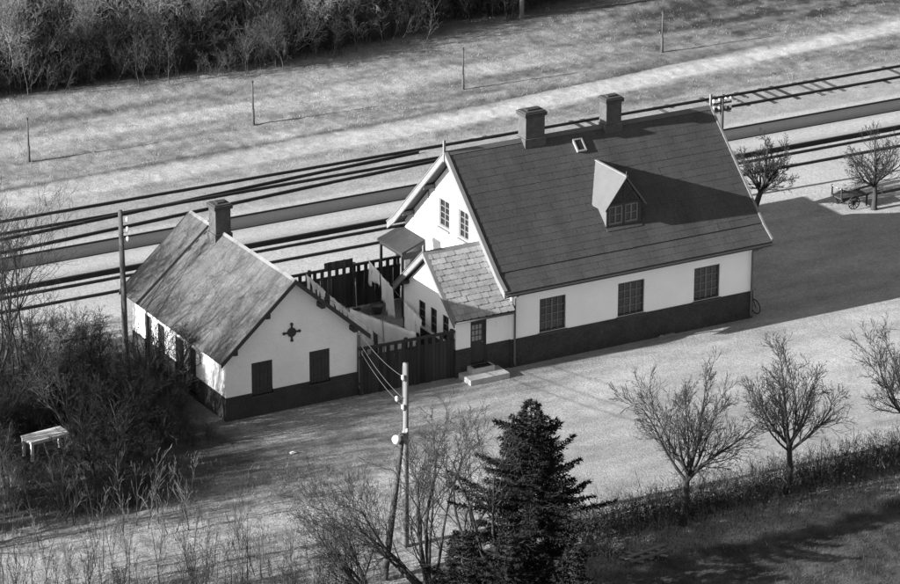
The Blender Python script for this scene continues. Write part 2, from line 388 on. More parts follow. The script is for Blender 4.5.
# roof boarding with thickness (both slopes), then slates
def slope_pts(front=True):
    pts = [(W/2, HR), BRK, EAV]
    return pts if front else [(W-y, z) for y, z in pts]
rb = MB()
for fr in (True, False):
    p = slope_pts(fr); q = [(y, z-TH) for y, z in p]
    if not fr: pass
    rb.prism(p+q[::-1], 0, -OX+.06, L+OX-.06)
roof = rb.build('roof', 'underlay', H)
# slates
CO, TW, TL_ = .325, .60, .43
def seg_at(s):       # distance up from the eave -> point + slope direction (front slope)
    l1 = math.hypot(BRK[0]-EAV[0], BRK[1]-EAV[1])
    if s < l1-.02: d = Vector((0, BRK[0]-EAV[0], BRK[1]-EAV[1])).normalized(); return Vector((0, EAV[0], EAV[1])) + d*s, d
    d = Vector((0, W/2-BRK[0], HR-BRK[1])).normalized(); return Vector((0, BRK[0], BRK[1])) + d*(s-l1), d
SLEN = math.hypot(BRK[0]-EAV[0], BRK[1]-EAV[1]) + math.hypot(W/2-BRK[0], HR-BRK[1])
tile_me = MB().box((.004, 0, 0), (TW-.004, TL_, .012)).mesh('slate'); tile_me.materials.append(M['slate'])
half_me = MB().box((.004, 0, 0), (TW/2-.004, TL_, .012)).mesh('slate_half'); half_me.materials.append(M['slate'])
short_me = MB().box((.004, 0, 0), (TW-.004, .26, .016)).mesh('slate_short'); short_me.materials.append(M['slate'])
x_lo, x_hi = -OX+.03, L+OX-.03
slots = []; s = .0-.04; k = 0
while s < SLEN-.10:
    x = x_lo
    if k % 2: slots.append((x, s, k, TW/2)); x += TW/2
    while x < x_hi-.05:
        w_ = min(TW, x_hi-x); slots.append((x, s, k, w_)); x += w_
    s += CO; k += 1
joined = MB(); cnt = 0; rs = random.Random(11)
for (x, s, k, w_) in slots:
    p, d = seg_at(max(s, 0)); p = p - d*max(0, -s)*1; p.x = x
    ln = min(TL_, SLEN-s-.01)
    tilt = .026+rs.uniform(-.008, .008); nrm = Vector((0, -d.z, d.y)); dd = (d*math.cos(tilt) - nrm*math.sin(tilt)).normalized()
    base = p + nrm*(.022+rs.uniform(0, .004)); nn = Vector((0, -dd.z, dd.y))
    mtx = Matrix(((1, 0, 0, base.x), (0, dd.y, nn.y, base.y), (0, dd.z, nn.z, base.z), (0, 0, 0, 1)))
    mtx = mtx @ Matrix.Rotation(rs.uniform(-.008, .008), 4, 'Z')
    if cnt < 300:
        me = tile_me if w_ > TW-.02 else half_me
        o = bpy.data.objects.new('slate', me); C.objects.link(o); o.parent = roof; o.matrix_local = mtx
        if w_ <= TW-.02: o.scale.x = w_/(TW/2)
        if ln < TL_-.02: o.scale.y = ln/TL_
        cnt += 1
    else:
        b = MB().box((.004, 0, 0), (w_-.004, ln, .016)); joined.poly([mtx @ Vector(v) for v in b.v], b.f)
for (x, s, k, w_) in slots:      # rear slope, out of sight
    p, d = seg_at(max(s, 0)); p.x = x; ln = min(TL_, SLEN-s-.01); nrm = Vector((0, -d.z, d.y)); base = p+nrm*.026
    b = MB().box((.004, 0, 0), (w_-.004, ln, .016)); vs = []
    dd = (d*math.cos(.05)-nrm*math.sin(.05)); nn = Vector((0, -dd.z, dd.y))
    for v in b.v:
        q = base + Vector((v[0], 0, 0)) + dd*v[1] + nn*v[2]; vs.append((q.x, W-q.y, q.z))
    joined.poly(vs, [f[::-1] for f in b.f])
tag(joined.build('slates', 'slate_j', roof), kind='stuff')
MB().prism([(W/2-.15, HR-.065), (W/2, HR+.085), (W/2+.15, HR-.065), (W/2, HR+.055)], 0, x_lo, x_hi).build('ridge_cap', 'zinc', roof)
# verge boards
for xe, sg in ((-OX, -1), (L+OX, 1)):
    for fr in (True, False):
        for (pa, pb) in ((0, 1), (1, 2)):
            p = slope_pts(fr); (ya, za), (yb_, zb) = p[pa], p[pb]
            x0, x1 = sorted((xe, xe-sg*.07))
            prf = [(ya, za+.055), (yb_, zb+.055), (yb_, zb-.24), (ya, za-.24)]
            MB().prism(prf, 0, x0+(.002 if pa else 0), x1-(.002 if pa else 0)).build('bargeboard', 'trim', H)
            x0, x1 = sorted((xe+sg*.03, xe-sg*(.14 if sg < 0 else .06)))
            MB().prism([(ya, za+.095), (yb_, zb+.095), (yb_, zb+.058), (ya, za+.058)], 0, x0, x1).build('verge_strip', 'trim', H)
    MB().bar((xe, W/2, HR-.35), (xe, W/2, HR+.55), .09).build('finial', 'trim', H)
    for y, z in ((.7, rz(.7)-.22), (W-.7, rz(.7)-.22), (2.45, rz(2.45)-.22), (W-2.45, rz(2.45)-.22)):
        a, b = sorted((xe+sg*-.08, 0 if sg < 0 else L)); MB().box((a, y-.09, z-.10), (b, y+.09, z+.08)).build('purlin', 'trim_dark', H)
MB().box((-OX+.08, -OY-.02, HE-.20), (L+OX-.08, -OY+.02, HE-.04)).build('fascia', 'trim_dark', H)
g = MB(); nseg = 7
prf = [(-OY-.02-.075+.075*math.cos(math.pi+math.pi*i/nseg), HE-.045+.075*math.sin(math.pi+math.pi*i/nseg)) for i in range(nseg+1)]
g.prism(prf+[(y*1.0+(.012 if y < -OY-.095 else -.012), z+.006) for y, z in prf[::-1]], 0, -OX+.03, L+OX-.03); g.build('gutter', 'zinc', H)
drainpipe(H, .10, -.03, HE-.08); drainpipe(H, L-.12, -.03, HE-.08, .2)
MB().tube([(L+.35, .1, HE-.15), (L+.45, .1, HE-.45), (L+.2, .1, HE-.5)], .05, 6).build('gutter_outlet', 'iron', H)
# chimneys
def chimney(parent, x0, x1, y0, y1, z0, z1):
    c = MB().box((x0, y0, z0), (x1, y1, z1)); c.box((x0-.05, y0-.05, z0+.25), (x1+.05, y1+.05, z0+.62)); c = c.build('chimney', 'brick', parent)
    MB().box((x0-.07, y0-.07, z1-.12), (x1+.07, y1+.07, z1+.03)).build('cap', 'cap', c)
    MB().box((x0-.02, y0-.02, z1+.03), (x1+.02, y1+.02, z1+.08)).build('cap_course', 'cap', c)
    MB().box((x0+.16, y0+.14, z1+.081), (x1-.16, y1-.14, z1+.14)).build('flue', 'iron', c)
chimney(H, 2.98, 3.86, 4.02, 4.62, 7.2, 8.86); chimney(H, 6.80, 7.52, 4.06, 4.60, 7.2, 8.86)
# skylight
def on_roof(x, y, off=0.):
    d = Vector((0, W/2-BRK[0], HR-BRK[1])).normalized(); n = Vector((0, -d.z, d.y)); return Vector((x, y, rz(y)))+n*off
d_ = Vector((0, W/2-BRK[0], HR-BRK[1])).normalized(); n_ = Vector((0, -d_.z, d_.y))
def roof_box(mb, x0, x1, y0, y1, o0, o1):
    vs = [on_roof(x, y, o) for o in (o0, o1) for x, y in ((x0, y0), (x1, y0), (x1, y1), (x0, y1))]
    return mb.poly(vs, [(0,3,2,1),(4,5,6,7),(0,1,5,4),(1,2,6,5),(2,3,7,6),(3,0,4,7)])
k = MB(); roof_box(k, 5.12, 5.18, 3.58, 4.02, .0, .14); roof_box(k, 5.50, 5.56, 3.58, 4.02, .0, .14); roof_box(k, 5.18, 5.50, 3.58, 3.63, .0, .139); roof_box(k, 5.18, 5.50, 3.97, 4.02, .0, .139)
sk = k.build('skylight', 'zinc_pale', H); roof_box(MB(), 5.18, 5.50, 3.63, 3.97, .05, .11).build('pane', 'glass', sk)
# dormer
DX0, DX1, DY, DZ1, DXM, DAP = 4.98, 6.56, 1.01, 5.56, 5.79, 6.74
dw = MB()
dw.poly([(DX0, DY, 4.45), (DX1, DY, 4.45), (DX1, DY, DZ1), (DXM, DY, DAP-.12), (DX0, DY, DZ1),
         (DX0, 2.6, 4.45), (DX1, 2.6, 4.45), (DX1, 2.6, DZ1), (DXM, 3.3, DAP-.12), (DX0, 2.6, DZ1)],
        [(0,1,2,3,4), (0,4,9,5), (1,6,7,2), (2,7,8,3), (3,8,9,4), (5,9,8,7,6), (0,5,6,1)])
dorm = dw.build('dormer', 'dormer_sheet', H)
cut(dorm, [((5.08, .8, 4.74), (5.74, DY+.09, 5.52)), ((5.84, .8, 4.74), (6.47, DY+.09, 5.52))])
for a, b in ((5.08, 5.74), (5.84, 6.47)): window('window', dorm, 1, a, b, 4.74, 5.52, DY, .09, 2, 2, 'trim', 'trim', 'glass', fw_=.07, sill=False)
fr = MB(); y0, y1 = DY-.03, DY+.01
fr.box((DX0-.02, y0, 4.62), (DX0+.09, y1, DZ1)); fr.box((DX1-.09, y0, 4.62), (DX1+.02, y1, DZ1)); fr.box((5.75, y0, 4.62), (5.83, y1, DZ1-.04)); fr.box((DX0-.02, y0-.004, 4.60), (DX1+.02, y1, 4.70)); fr.box((DX0-.02, y0-.002, 5.52), (DX1+.02, y1, 5.62))
fr.bar((DXM, DY-.012, 5.62), (DXM, DY-.012, DAP-.2), .07, .03, (0, 1, 0)); fr.bar((5.38, DY-.01, 6.05), (DXM-.03, DY-.01, 5.64), .06, .03, (0, 1, 0)); fr.bar((6.2, DY-.01, 6.05), (DXM+.03, DY-.01, 5.64), .06, .03, (0, 1, 0))
fr.build('timber_frame', 'trim_dark', dorm)
MB().poly([(DX0+.1, DY-.004, 5.62), (DX1-.1, DY-.004, 5.62), (DXM, DY-.004, DAP-.2), (DX0+.1, DY+.05, 5.62), (DX1-.1, DY+.05, 5.62), (DXM, DY+.05, DAP-.2)], [(0,1,2),(5,4,3),(0,3,4,1),(1,4,5,2),(2,5,3,0)]).build('gable_board', 'plinth', dorm)
def dslope(sg):
    sp = (DAP-5.45)/(DXM-(DX0-.17)); yf = DY-.18; xe = DXM+sg*(DXM-DX0+.17); ze = DAP-sp*(DXM-DX0+.17)
    yr = lambda z: W/2-(HR-z)/SL1+.02
    a = [(DXM, yf, DAP), (DXM, yr(DAP), DAP), (xe, yr(ze), ze), (xe, yf, ze)]; b = [(x, y, z-.07) for x, y, z in a]
    f = [(0,1,2,3), (7,6,5,4), (0,4,5,1), (1,5,6,2), (2,6,7,3), (3,7,4,0)]
    return a+b, [q[::-1] for q in f] if sg > 0 else f
for sg in (-1, 1): v, f = dslope(sg); MB().poly(v, f).build('dormer_roof', 'dormer_sheet', dorm)
MB().bar((DXM, DY-.15, DAP-.1), (DXM, DY-.15, DAP+.2), .04).build('finial', 'trim_dark', dorm)
MB().bar((DXM, DY-.185, DAP+.012), (DXM, 3.2, DAP+.012), .10, .03).build('ridge_strip', 'zinc_pale', dorm)
fl = MB(); roof_box(fl, DX0-.04, DX1+.04, DY-.12, DY-.01, .035, .055); fl.build('flashing', 'slate_j', dorm)
# platform canopy on the track side
cn = MB().box((4.2, W+.04, 3.20), (L+OX, 12.10, 3.30)).build('canopy', 'underlay', H)
for x in (4.6, 8.0, 11.5): MB().bar((x, 11.8, -.1), (x, 11.8, 3.2), .14).build('canopy_post', 'trim_dark', cn)
# side-door lean-to on the gable
lt = MB().poly([(-.003, 8.98, 3.20), (-.003, 6.95, 3.20), (-1.12, 6.90, 2.80), (-1.12, 9.02, 2.80), (-.003, 8.98, 3.11), (-.003, 6.95, 3.11), (-1.12, 6.90, 2.71), (-1.12, 9.02, 2.71)],
               [(0,3,2,1), (4,5,6,7), (0,1,5,4), (1,2,6,5), (2,3,7,6), (3,0,4,7)]).build('side_porch', 'tar_roof', H)
MB().box((-1.02, 6.98, 2.45), (-.03, 7.04, 2.72)).build('side_board', 'trim_dark', lt)
for y in (7.0, 8.85): MB().bar((-1.03, y, -.05), (-1.03, y, 2.72), .09).build('porch_post', 'trim_dark', lt)
MB().box((-1.06, 6.96, 2.58), (-1.0, 8.9, 2.70)).build('porch_beam', 'trim_dark', lt)
MB().bar((-1.0, 7.02, 1.9), (-.35, 7.02, 2.5), .07).build('brace', 'trim_dark', lt)
sd = MB().box((.03, 7.37, .05), (.07, 8.23, 2.13)).build('side_door', 'trim_light', H)
MB().box((.015, 7.5, 1.2), (.031, 8.1, 1.95)).build('pane', 'glass', sd)

# entrance annex on the gable
PX, PY1, PRZ, PEZ = -2.46, 4.30, 4.56, 2.47
PYM = 2.16; psl = (PRZ-PEZ)/(PYM+.24)
AY = .05
prf = [(AY, -.1), (PY1, -.1), (PY1, PRZ-psl*(PY1-PYM)-.17), (PYM, PRZ-.17), (AY, PRZ-psl*(PYM-AY)-.17)]
aw = MB().prism(prf, 0, PX, -.002).build('annex_wall', 'white', H)
ADX = (-1.82, -1.10); ADZ = (.42, 2.32)
AWS = [(2.54, 3.06), (1.62, 2.10), (.66, 1.14)]
cut(aw, [((ADX[0], -.3, ADZ[0]), (ADX[1], AY+.12, ADZ[1]))] + [((PX-.2, a, 1.25), (PX+.10, b, 2.30)) for a, b in AWS])
ap = MB().box((PX-.03, AY-.03, -.1), (-.032, PY1+.03, HP)).build('annex_plinth', 'plinth', H)
cut(ap, [((ADX[0], -.3, ADZ[0]), (ADX[1], AY+.12, ADZ[1]))])
for a, b in AWS: window('window', H, 0, a, b, 1.25, 2.30, PX, .10, 1, 3, 'sash', 'muntin', 'glass', sill=False, fw_=.05)
dr = MB().box((ADX[0]+.06, AY+.06, ADZ[0]), (ADX[1]-.06, AY+.10, ADZ[1]-.06))
dr = dr.build('front_door', 'trim_dark', H)
MB().box((ADX[0], AY+.01, ADZ[0]), (ADX[0]+.06, AY+.11, ADZ[1])).box((ADX[1]-.06, AY+.01, ADZ[0]), (ADX[1], AY+.11, ADZ[1])).box((ADX[0]+.06, AY+.012, ADZ[1]-.06), (ADX[1]-.06, AY+.11, ADZ[1])).build('door_frame', 'trim_dark', dr)
for c in range(3):
    for r_ in range(3):
        x = ADX[0]+.09+c*.155; z = 1.36+r_*.235; MB().box((x, AY+.052, z), (x+.12, AY+.061, z+.19)).build('pane', 'glass_reflect', dr)
MB().tube([(ADX[1]-.13, AY+.06, 1.28), (ADX[1]-.13, AY+.02, 1.28), (ADX[1]-.22, AY+.02, 1.28)], .012, 6).build('handle', 'zinc_pale', dr)
MB().box((-.72, AY-.02, 1.78), (-.64, AY-.001, 2.02)).build('house_plate', 'porcelain', H)
rb = MB(); XP0 = PX-.28
for sg in (1, -1):
    a = [(PYM, PRZ), (PYM-sg*(PYM+.24), PEZ)]; rb.prism(a+[(y, z-.09) for y, z in a[::-1]], 0, XP0+.03, -.002)
ar = rb.build('annex_roof', 'underlay', H)
d = Vector((0, PYM+.24, PRZ-PEZ)).normalized(); n = Vector((0, -d.z, d.y)); sl = math.hypot(PYM+.24, PRZ-PEZ)
def ptile(w, l):      # a flat cement tile with a slightly rounded lower edge and chamfer
    pts = [(.006, l), (.006, .035), (.07, .004), (w-.07, .0), (w-.006, .03), (w-.006, l)]
    return MB().prism(pts, 2, 0, .03)
pt = [ptile(.335, .36).mesh('roof_tile'), ptile(.17, .36).mesh('roof_tile_half')]
for m_ in pt: m_.materials.append(M['ptile'])
rs = random.Random(5)
nrow = 12; ex = (sl-.06)/nrow
for side in (1, -1):
    for r_ in range(nrow):
        s = -.05+r_*ex; x = XP0+.08+(.0); first = r_ % 2
        while x < -.05:
            w_ = .17 if first else .335; first = 0
            fit = min(w_, -.012-x)
            base = Vector((x, -.24, PEZ))+d*s+n*(.045+rs.uniform(0, .012)); tl = .075+rs.uniform(-.012, .012)
            dd = (d*math.cos(tl)-n*math.sin(tl)).normalized(); nn = Vector((0, -dd.z, dd.y)); rr = rs.uniform(-.03, .03)
            ln = min(.36, sl-s)
            mtx = Matrix(((1, 0, 0, base.x), (0, dd.y, nn.y, base.y), (0, dd.z, nn.z, base.z), (0, 0, 0, 1))) @ Matrix.Rotation(rr*.5, 4, 'Z')
            if side < 0: mtx = Matrix.Translation((0, 2*PYM, 0)) @ Matrix.Scale(-1, 4, (0, 1, 0)) @ mtx
            o = bpy.data.objects.new('roof_tile', pt[0 if w_ > .25 else 1]); C.objects.link(o); o.parent = ar; o.matrix_local = mtx
            o.scale.x *= fit/w_; o.scale.y *= ln/.36; x += w_
MB().prism([(PYM-.14, PRZ-.03), (PYM, PRZ+.10), (PYM+.14, PRZ-.03), (PYM, PRZ+.05)], 0, XP0, -.003).build('ridge_cap', 'trim', ar)
for sg in (1, -1):
    a = [(PYM, PRZ+.06), (PYM-sg*(PYM+.30), PEZ-.05+.06)]
    MB().prism(a+[(y, z-.24) for y, z in a[::-1]], 0, XP0-.05+(.002 if sg > 0 else 0), XP0+.025).build('bargeboard', 'trim', H)
    MB().prism([(y, z+.035) for y, z in a]+[(y, z+.004) for y, z in a[::-1]], 0, XP0-.09, XP0+.09).build('verge_strip', 'trim', H)
    y = PYM-sg*1.75; z = PRZ-psl*1.75-.2; MB().box((XP0+.026, y-.07, z-.12), (PX, y+.07, z+.02)).build('purlin', 'trim_dark', H)
MB().bar((XP0-.02, PYM, PRZ-.2), (XP0-.02, PYM, PRZ+.34), .07).build('finial', 'trim', H)
g = MB().tube([(XP0+.05, -.33, PEZ-.05), (-.05, -.33, PEZ-.07)], .05, 8).build('annex_gutter', 'zinc', H, True)

# entrance steps with mat
t = thing('entrance_step', 'pale concrete entrance steps below the dark front door', 'step', (-1.5, -.45, 0))
MB().box((-.88, -.52, -.05), (.88, .45, .19)).build('slab', 'stone', t); MB().box((-.50, .02, .19), (.52, .449, .40)).build('upper_slab', 'stone', t)
o = MB().box((-1.86, -.38, .402), (-1.10, -.06, .42)).build('door_mat', 'rubber'); tag(o, 'black doormat lying on the entrance steps', 'doormat')

# ------------------------------------------------------------------ outbuilding
B = thing('outbuilding', 'white outbuilding with felt roof, one chimney and a star-shaped wall anchor', 'outbuilding', (BX0, BY0, 0))
xm = BW/2; bsl = (BHR-BHE)/(xm+BOE); bz = lambda x: BHR-bsl*abs(x-xm)
prf = [(0, -.1), (BW, -.1), (BW, bz(BW)-.16), (xm, BHR-.17), (0, bz(0)-.16)]
bw_o = MB().prism(prf, 1, 0, BL).build('wall', 'white_old', B)
OWS = [(1.10, 2.00), (3.58, 4.47)]; OZ = (.80, 2.14); SDS = [(6.62, 7.22), (5.42, 6.02), (3.70, 4.42), (2.60, 3.22)]
cuts = [((a, -.3, OZ[0]), (b, .10, OZ[1])) for a, b in OWS] + [((-.3, a, .12), (.10, b, 2.02)) for a, b in SDS]
cut(bw_o, cuts)
bp = MB().box((-.03, -.03, -.1), (BW+.03, BL+.03, BHP)).build('plinth', 'plinth', B); cut(bp, cuts)
for a, b in OWS:
    sh = MB()
    nb = 5
    for i in range(nb): sh.box((a+.03+(b-a-.06)*i/nb+.006, .035, OZ[0]+.03), (a+.03+(b-a-.06)*(i+1)/nb-.006, .06, OZ[1]-.03))
    s_ = sh.build('shutter', 'trim_dark', B)
    MB().box((a+.002, .06, OZ[0]+.002), (b-.002, .095, OZ[1]-.002)).build('frame', 'sash', s_)
    for z in (OZ[0]+.25, OZ[1]-.25): MB().box((a+.05, .018, z-.05), (b-.05, .034, z+.05)).build('batten', 'trim_dark', s_)
    MB().box((a-.05, -.08, OZ[0]-.08), (b+.05, .03, OZ[0]-.002)).build('sill', 'trim_dark', s_)
for a, b in SDS:
    dd_ = MB(); nb = 4
    for i in range(nb): dd_.box((.05, a+.02+(b-a-.04)*i/nb+.006, .14), (.075, a+.02+(b-a-.04)*(i+1)/nb-.006, 1.98))
    s_ = dd_.build('plank_door', 'trim_dark', B)
    MB().box((.075, a+.002, .13), (.098, b-.002, 2.018)).build('frame', 'sash', s_); MB().box((.03, a+.05, 1.05), (.05, a+.09, 1.17)).build('handle', 'iron', s_)
an = MB()
an.tube([(xm, -.012, 3.10), (xm, -.05, 3.10)], .19, 14)
for a in range(4):
    c, s_ = math.cos(math.pi/2*a), math.sin(math.pi/2*a); an.bar((xm+.1*c, -.03, 3.10+.1*s_), (xm+.30*c, -.03, 3.10+.30*s_), .07, .03, (0, 1, 0)); an.tube([(xm+.33*c, -.013, 3.10+.33*s_), (xm+.33*c, -.052, 3.10+.33*s_)], .06, 10)
an.build('wall_anchor', 'iron', B)
rb = MB()
for sg in (-1, 1):
    a = [(xm, BHR), (xm+sg*(xm+BOE), BHE)]; rb.prism(a+[(x, z-.08) for x, z in a[::-1]], 1, -BOV+.03, BL+BOV-.03)
br = rb.build('roof', 'underlay', B)
nst = 9; yl0, yl1 = -BOV, BL+BOV
for sg in (-1, 1):
    for i in range(nst):
        y0 = yl0+(yl1-yl0)*i/nst-(.05 if i else 0); y1 = yl0+(yl1-yl0)*(i+1)/nst; rs_ = random.Random(i+sg*20)
        V = []; Fs = []; nn_ = 12; mm = 4; z0 = .010; z1 = .018 if i else .010
        nv = Vector((sg*bsl, 0, 1)).normalized()
        for k in range(nn_+1):
            for q in range(mm+1):
                u = k/nn_; x = xm+sg*(xm+BOE+.03)*u; v = q/mm; y = y0+(y1-y0)*v
                off = (z1 if q == 0 else z0) + .006*rs_.random()
                V.append((x+nv.x*off, y, BHR-bsl*abs(x-xm)+nv.z*off))
        for k in range(nn_):
            for q in range(mm): a = k*(mm+1)+q; Fs.append((a, a+1, a+mm+2, a+mm+1) if sg < 0 else (a, a+mm+1, a+mm+2, a+1))
        o = MB().poly(V, Fs).build('felt_strip', 'felt', br)
        sm = o.modifiers.new('thick', 'SOLIDIFY'); sm.thickness = .006; sm.offset = -1
MB().prism([(xm-.09, BHR-.045), (xm, BHR+.05), (xm+.09, BHR-.045), (xm, BHR+.025)], 1, -BOV, BL+BOV).build('ridge_cap', 'trim', br)
for ye, sg in ((-BOV, -1), (BL+BOV, 1)):
    for s2 in (-1, 1):
        a = [(xm, BHR+.03), (xm+s2*(xm+BOE+.02), BHE+.015)]; y0, y1 = sorted((ye, ye+sg*.05))
        MB().prism(a+[(x, z-.21) for x, z in a[::-1]], 1, y0+(.002 if s2 > 0 else 0), y1).build('bargeboard', 'trim_dark', B)
        for x in (.35, 1.75):
            xx = xm+s2*(xm-x+.1); z = bz(xx)-.2; y0, y1 = sorted((ye+sg*.03, 0 if sg < 0 else BL)); MB().box((xx-.09, y0, z-.13), (xx+.09, y1, z+.06)).build('purlin', 'trim_dark', B)
chimney(B, xm-.36, xm+.30, 5.72, 6.32, 4.7, 6.45)
MB().tube([(BW+.06, -.07, 2.45), (BW+.06, -.07, .3), (BW+.16, -.16, .05)], .035, 6).build('drainpipe', 'trim', B, True)

# ------------------------------------------------------------------ board fences
rs = random.Random(21)
def fence(label, p0, p1, h, gaps=True):
    p0, p1 = Vector(p0), Vector(p1); ln = (p1-p0).length; t = thing('board_fence', label, 'fence', p0, None, math.atan2(p1.y-p0.y, p1.x-p0.x))
    n_ = int(ln/.165); w_ = ln/n_
    full = MB().box((0, -.012, 0), (w_-.012, .012, h-.06)).mesh('board'); low = MB().box((0, -.012, 0), (w_-.012, .012, h-.42)).mesh('board')
    for m_ in (full, low): m_.materials.append(M['fence'])
    for i in range(n_):
        o = bpy.data.objects.new('board', low if i % 2 == 0 else full); C.objects.link(o); o.parent = t
        o.location = (i*w_, 0, rs.uniform(-.02, .01)); o.rotation_euler.y = rs.uniform(-.004, .004)
    for z, a in ((h-.10, .0), (h-.47, .035), (.45, .035)): MB().box((-.02, .013+(.0 if a else -.04), z-.05), (ln+.02, .013+.06, z+.05)).build('rail', 'fence', t)
    npst = max(2, int(ln/1.9)+1)
    for i in range(npst):
        x = .05+(ln-.1)*i/(npst-1); MB().box((x-.06, .075, -.1), (x+.06, .19, h-.03)).build('post', 'fence', t)
    return t
fence('tall dark board fence joining the outbuilding gable to the entrance annex', (BX0+BW+.04, .25, 0), (PX-.05, .12, 0), 2.0)
rear_fence = fence('tall dark board fence along the platform side of the drying yard', (BX0+BW+.35, 9.0, 0), (-.06, 8.98, 0), 1.92)
for k in range(8): MB().box((-3.62+.165*k+6.33, -.055, 1.84), (-3.62+.165*(k+1)+6.33-.010, -.03, 2.15+.01*(k % 2))).build('panel_board', 'fence', rear_fence)
MB().box((-3.62+6.33, -.029, 2.05), (-2.30+6.33, -.002, 2.11)).build('panel_rail', 'fence', rear_fence)

# ------------------------------------------------------------------ washing
def catenary(p, q, sag, n=24):
    p, q = Vector(p), Vector(q); return [p.lerp(q, i/n)-Vector((0, 0, sag*4*(i/n)*(1-i/n))) for i in range(n+1)]
LINES = {'a': ((-4.68, 8.92, 2.05), (-5.50, .33, 2.02), .06), 'b': ((-1.66, 8.90, 2.05), (-3.36, .30, 2.03), .10), 'c': ((-5.85, 8.92, 2.05), (-3.95, .30, 2.03), .14)}
lab = {'a': 'clothesline of small white washing nearest the outbuilding', 'b': 'clothesline of towels running beside the entrance annex', 'c': 'sagging clothesline carrying the large white bed sheets'}
for k_, (p, q, sg) in LINES.items():
    o = MB().tube(catenary(p, q, sg), .008, 5).build('clothesline', 'wire', None); tag(o, lab[k_], 'clothesline', 'clotheslines in the yard')
def lpt(k_, f):
    p, q, sg = LINES[k_]; return Vector(p).lerp(Vector(q), f)-Vector((0, 0, sg*4*f*(1-f)))
rs = random.Random(8)
def cloth(kind, k_, f0, w, drop, label, m='cloth'):
    p = lpt(k_, f0); pe = lpt(k_, 1.); d = (pe-p); d.z = 0; d.normalize(); nrm = Vector((-d.y, d.x, 0)); f1 = f0+w/8.7
    nu, nv = (16, 10) if w > .8 else (9, 7); V = []; ph = rs.uniform(0, 6); slant = rs.uniform(-.06, .10)*drop; V2 = []
    for i in range(nu+1):
        u = i/nu; top = lpt(k_, f0+(f1-f0)*u)
        for j in range(nv+1):
            v = j/nv; amp = (.02+.05*v)*(1 if w < .8 else 1.5); off = amp*math.sin(u*w*9+ph+v*.8)+.03*math.sin(u*3+ph)*v
            uu = u
            if kind == 'shirt': uu = .5+(u-.5)*(1.35 if v < .34 else .78)
            if kind == 'trousers': uu = .5+(u-.5)*(1-.15*v)
            q = lpt(k_, f0+(f1-f0)*min(max(uu, -.3), 1.3)); dz = drop*v*(1+.05*math.sin(ph+u*7)) + slant*u*v
            V.append(Vector((q.x, q.y, q.z-dz*1.08+.012*(v == 0)))+nrm*off)
    Fs = []
    for i in range(nu):
        for j in range(nv):
            if kind == 'trousers' and j > nv*.4 and abs((i+.5)/nu-.5) < .07: continue
            a = i*(nv+1)+j; Fs.append((a, a+1, a+nv+2, a+nv+1))
    o = MB().poly(V, Fs).build(kind, m, None, True); s_ = o.modifiers.new('t', 'SOLIDIFY'); s_.thickness = .006
    return tag(o, label, 'laundry', 'washing hung out in the yard')
SW = 'small white washing pegged in the row nearest the outbuilding roof'
f = .05
seq = [('towel', .5, .7), ('shirt', .6, .62), ('towel', .42, .7), ('shirt', .55, .6), ('trousers', .45, .78), ('towel', .4, .55), ('shirt', .55, .66), ('towel', .36, .62), ('towel', .5, .72), ('shirt', .55, .58), ('towel', .7, .62), ('shirt', .6, .6), ('towel', .6, .7), ('trousers', .5, .8)]
for i, (kd, w, dp) in enumerate(seq):
    if i in (4, 13): cloth(kd, 'a', f, w, dp, 'dark trousers pegged fifth from the platform fence among white washing' if i == 4 else 'dark trousers pegged at the outbuilding corner end of the washing', 'cloth_dark')
    else: cloth(kd, 'a', f, w, dp, SW)
    f += (w+.02)/8.7
f = .02
for kd, w, dp, lb in [('towel', .45, .85, 'narrow white towel tied next to the platform fence'), ('shirt', .5, .6, 'white shirt on the towel line, second from the platform fence'), ('towel', .5, .55, 'short white towel, third from the platform fence on the towel line'),
                      ('towel', .75, 1.0, 'long white towel hanging left of the annex corner'), ('towel', .85, 1.25, 'broad white towel hanging lowest beside the annex corner')]:
    cloth(kd, 'b', f, w, dp, lb); f += (w+.05)/8.7
f = .56
for kd, w, dp, lb in [('towel', .6, .95, 'white towel hung before the annex side windows'), ('towel', .95, 1.1, 'wide white cloth hung between annex windows and front fence'), ('shirt', .6, .7, 'white shirt hung right against the front fence')]:
    cloth(kd, 'b', f, w, dp, lb); f += (w+.08)/8.7
cloth('bed_sheet', 'c', .52, 1.95, 1.55, 'large white bed sheet on the sagging line, farther from the front fence')
cloth('bed_sheet', 'c', .75, 1.95, 1.55, 'large white bed sheet on the sagging line, next to the front fence')
t = thing('garden_broom', 'pale handled broom leaning on the dark platform-side fence', 'broom', (-2.35, 8.55, 0))
MB().tube([(0, 0, .05), (.12, .33, 1.3)], .016, 6).build('handle', 'trim_light', t); MB().box((-.16, -.05, .0), (.16, .05, .10)).build('head', 'trim_dark', t)
t = thing('wash_tub', 'small dark wash tub standing on the yard ground', 'tub', (-1.75, 7.9, 0))
MB().lathe((0, 0, 0), [(.20, 0), (.27, .34), (.285, .36), (.26, .35), (.19, .05)], 16).build('tub', 'zinc', t, True); MB().tube([(-.28, 0, .3), (-.33, 0, .38), (-.28, 0, .4)], .012, 5).build('handle', 'iron', t)

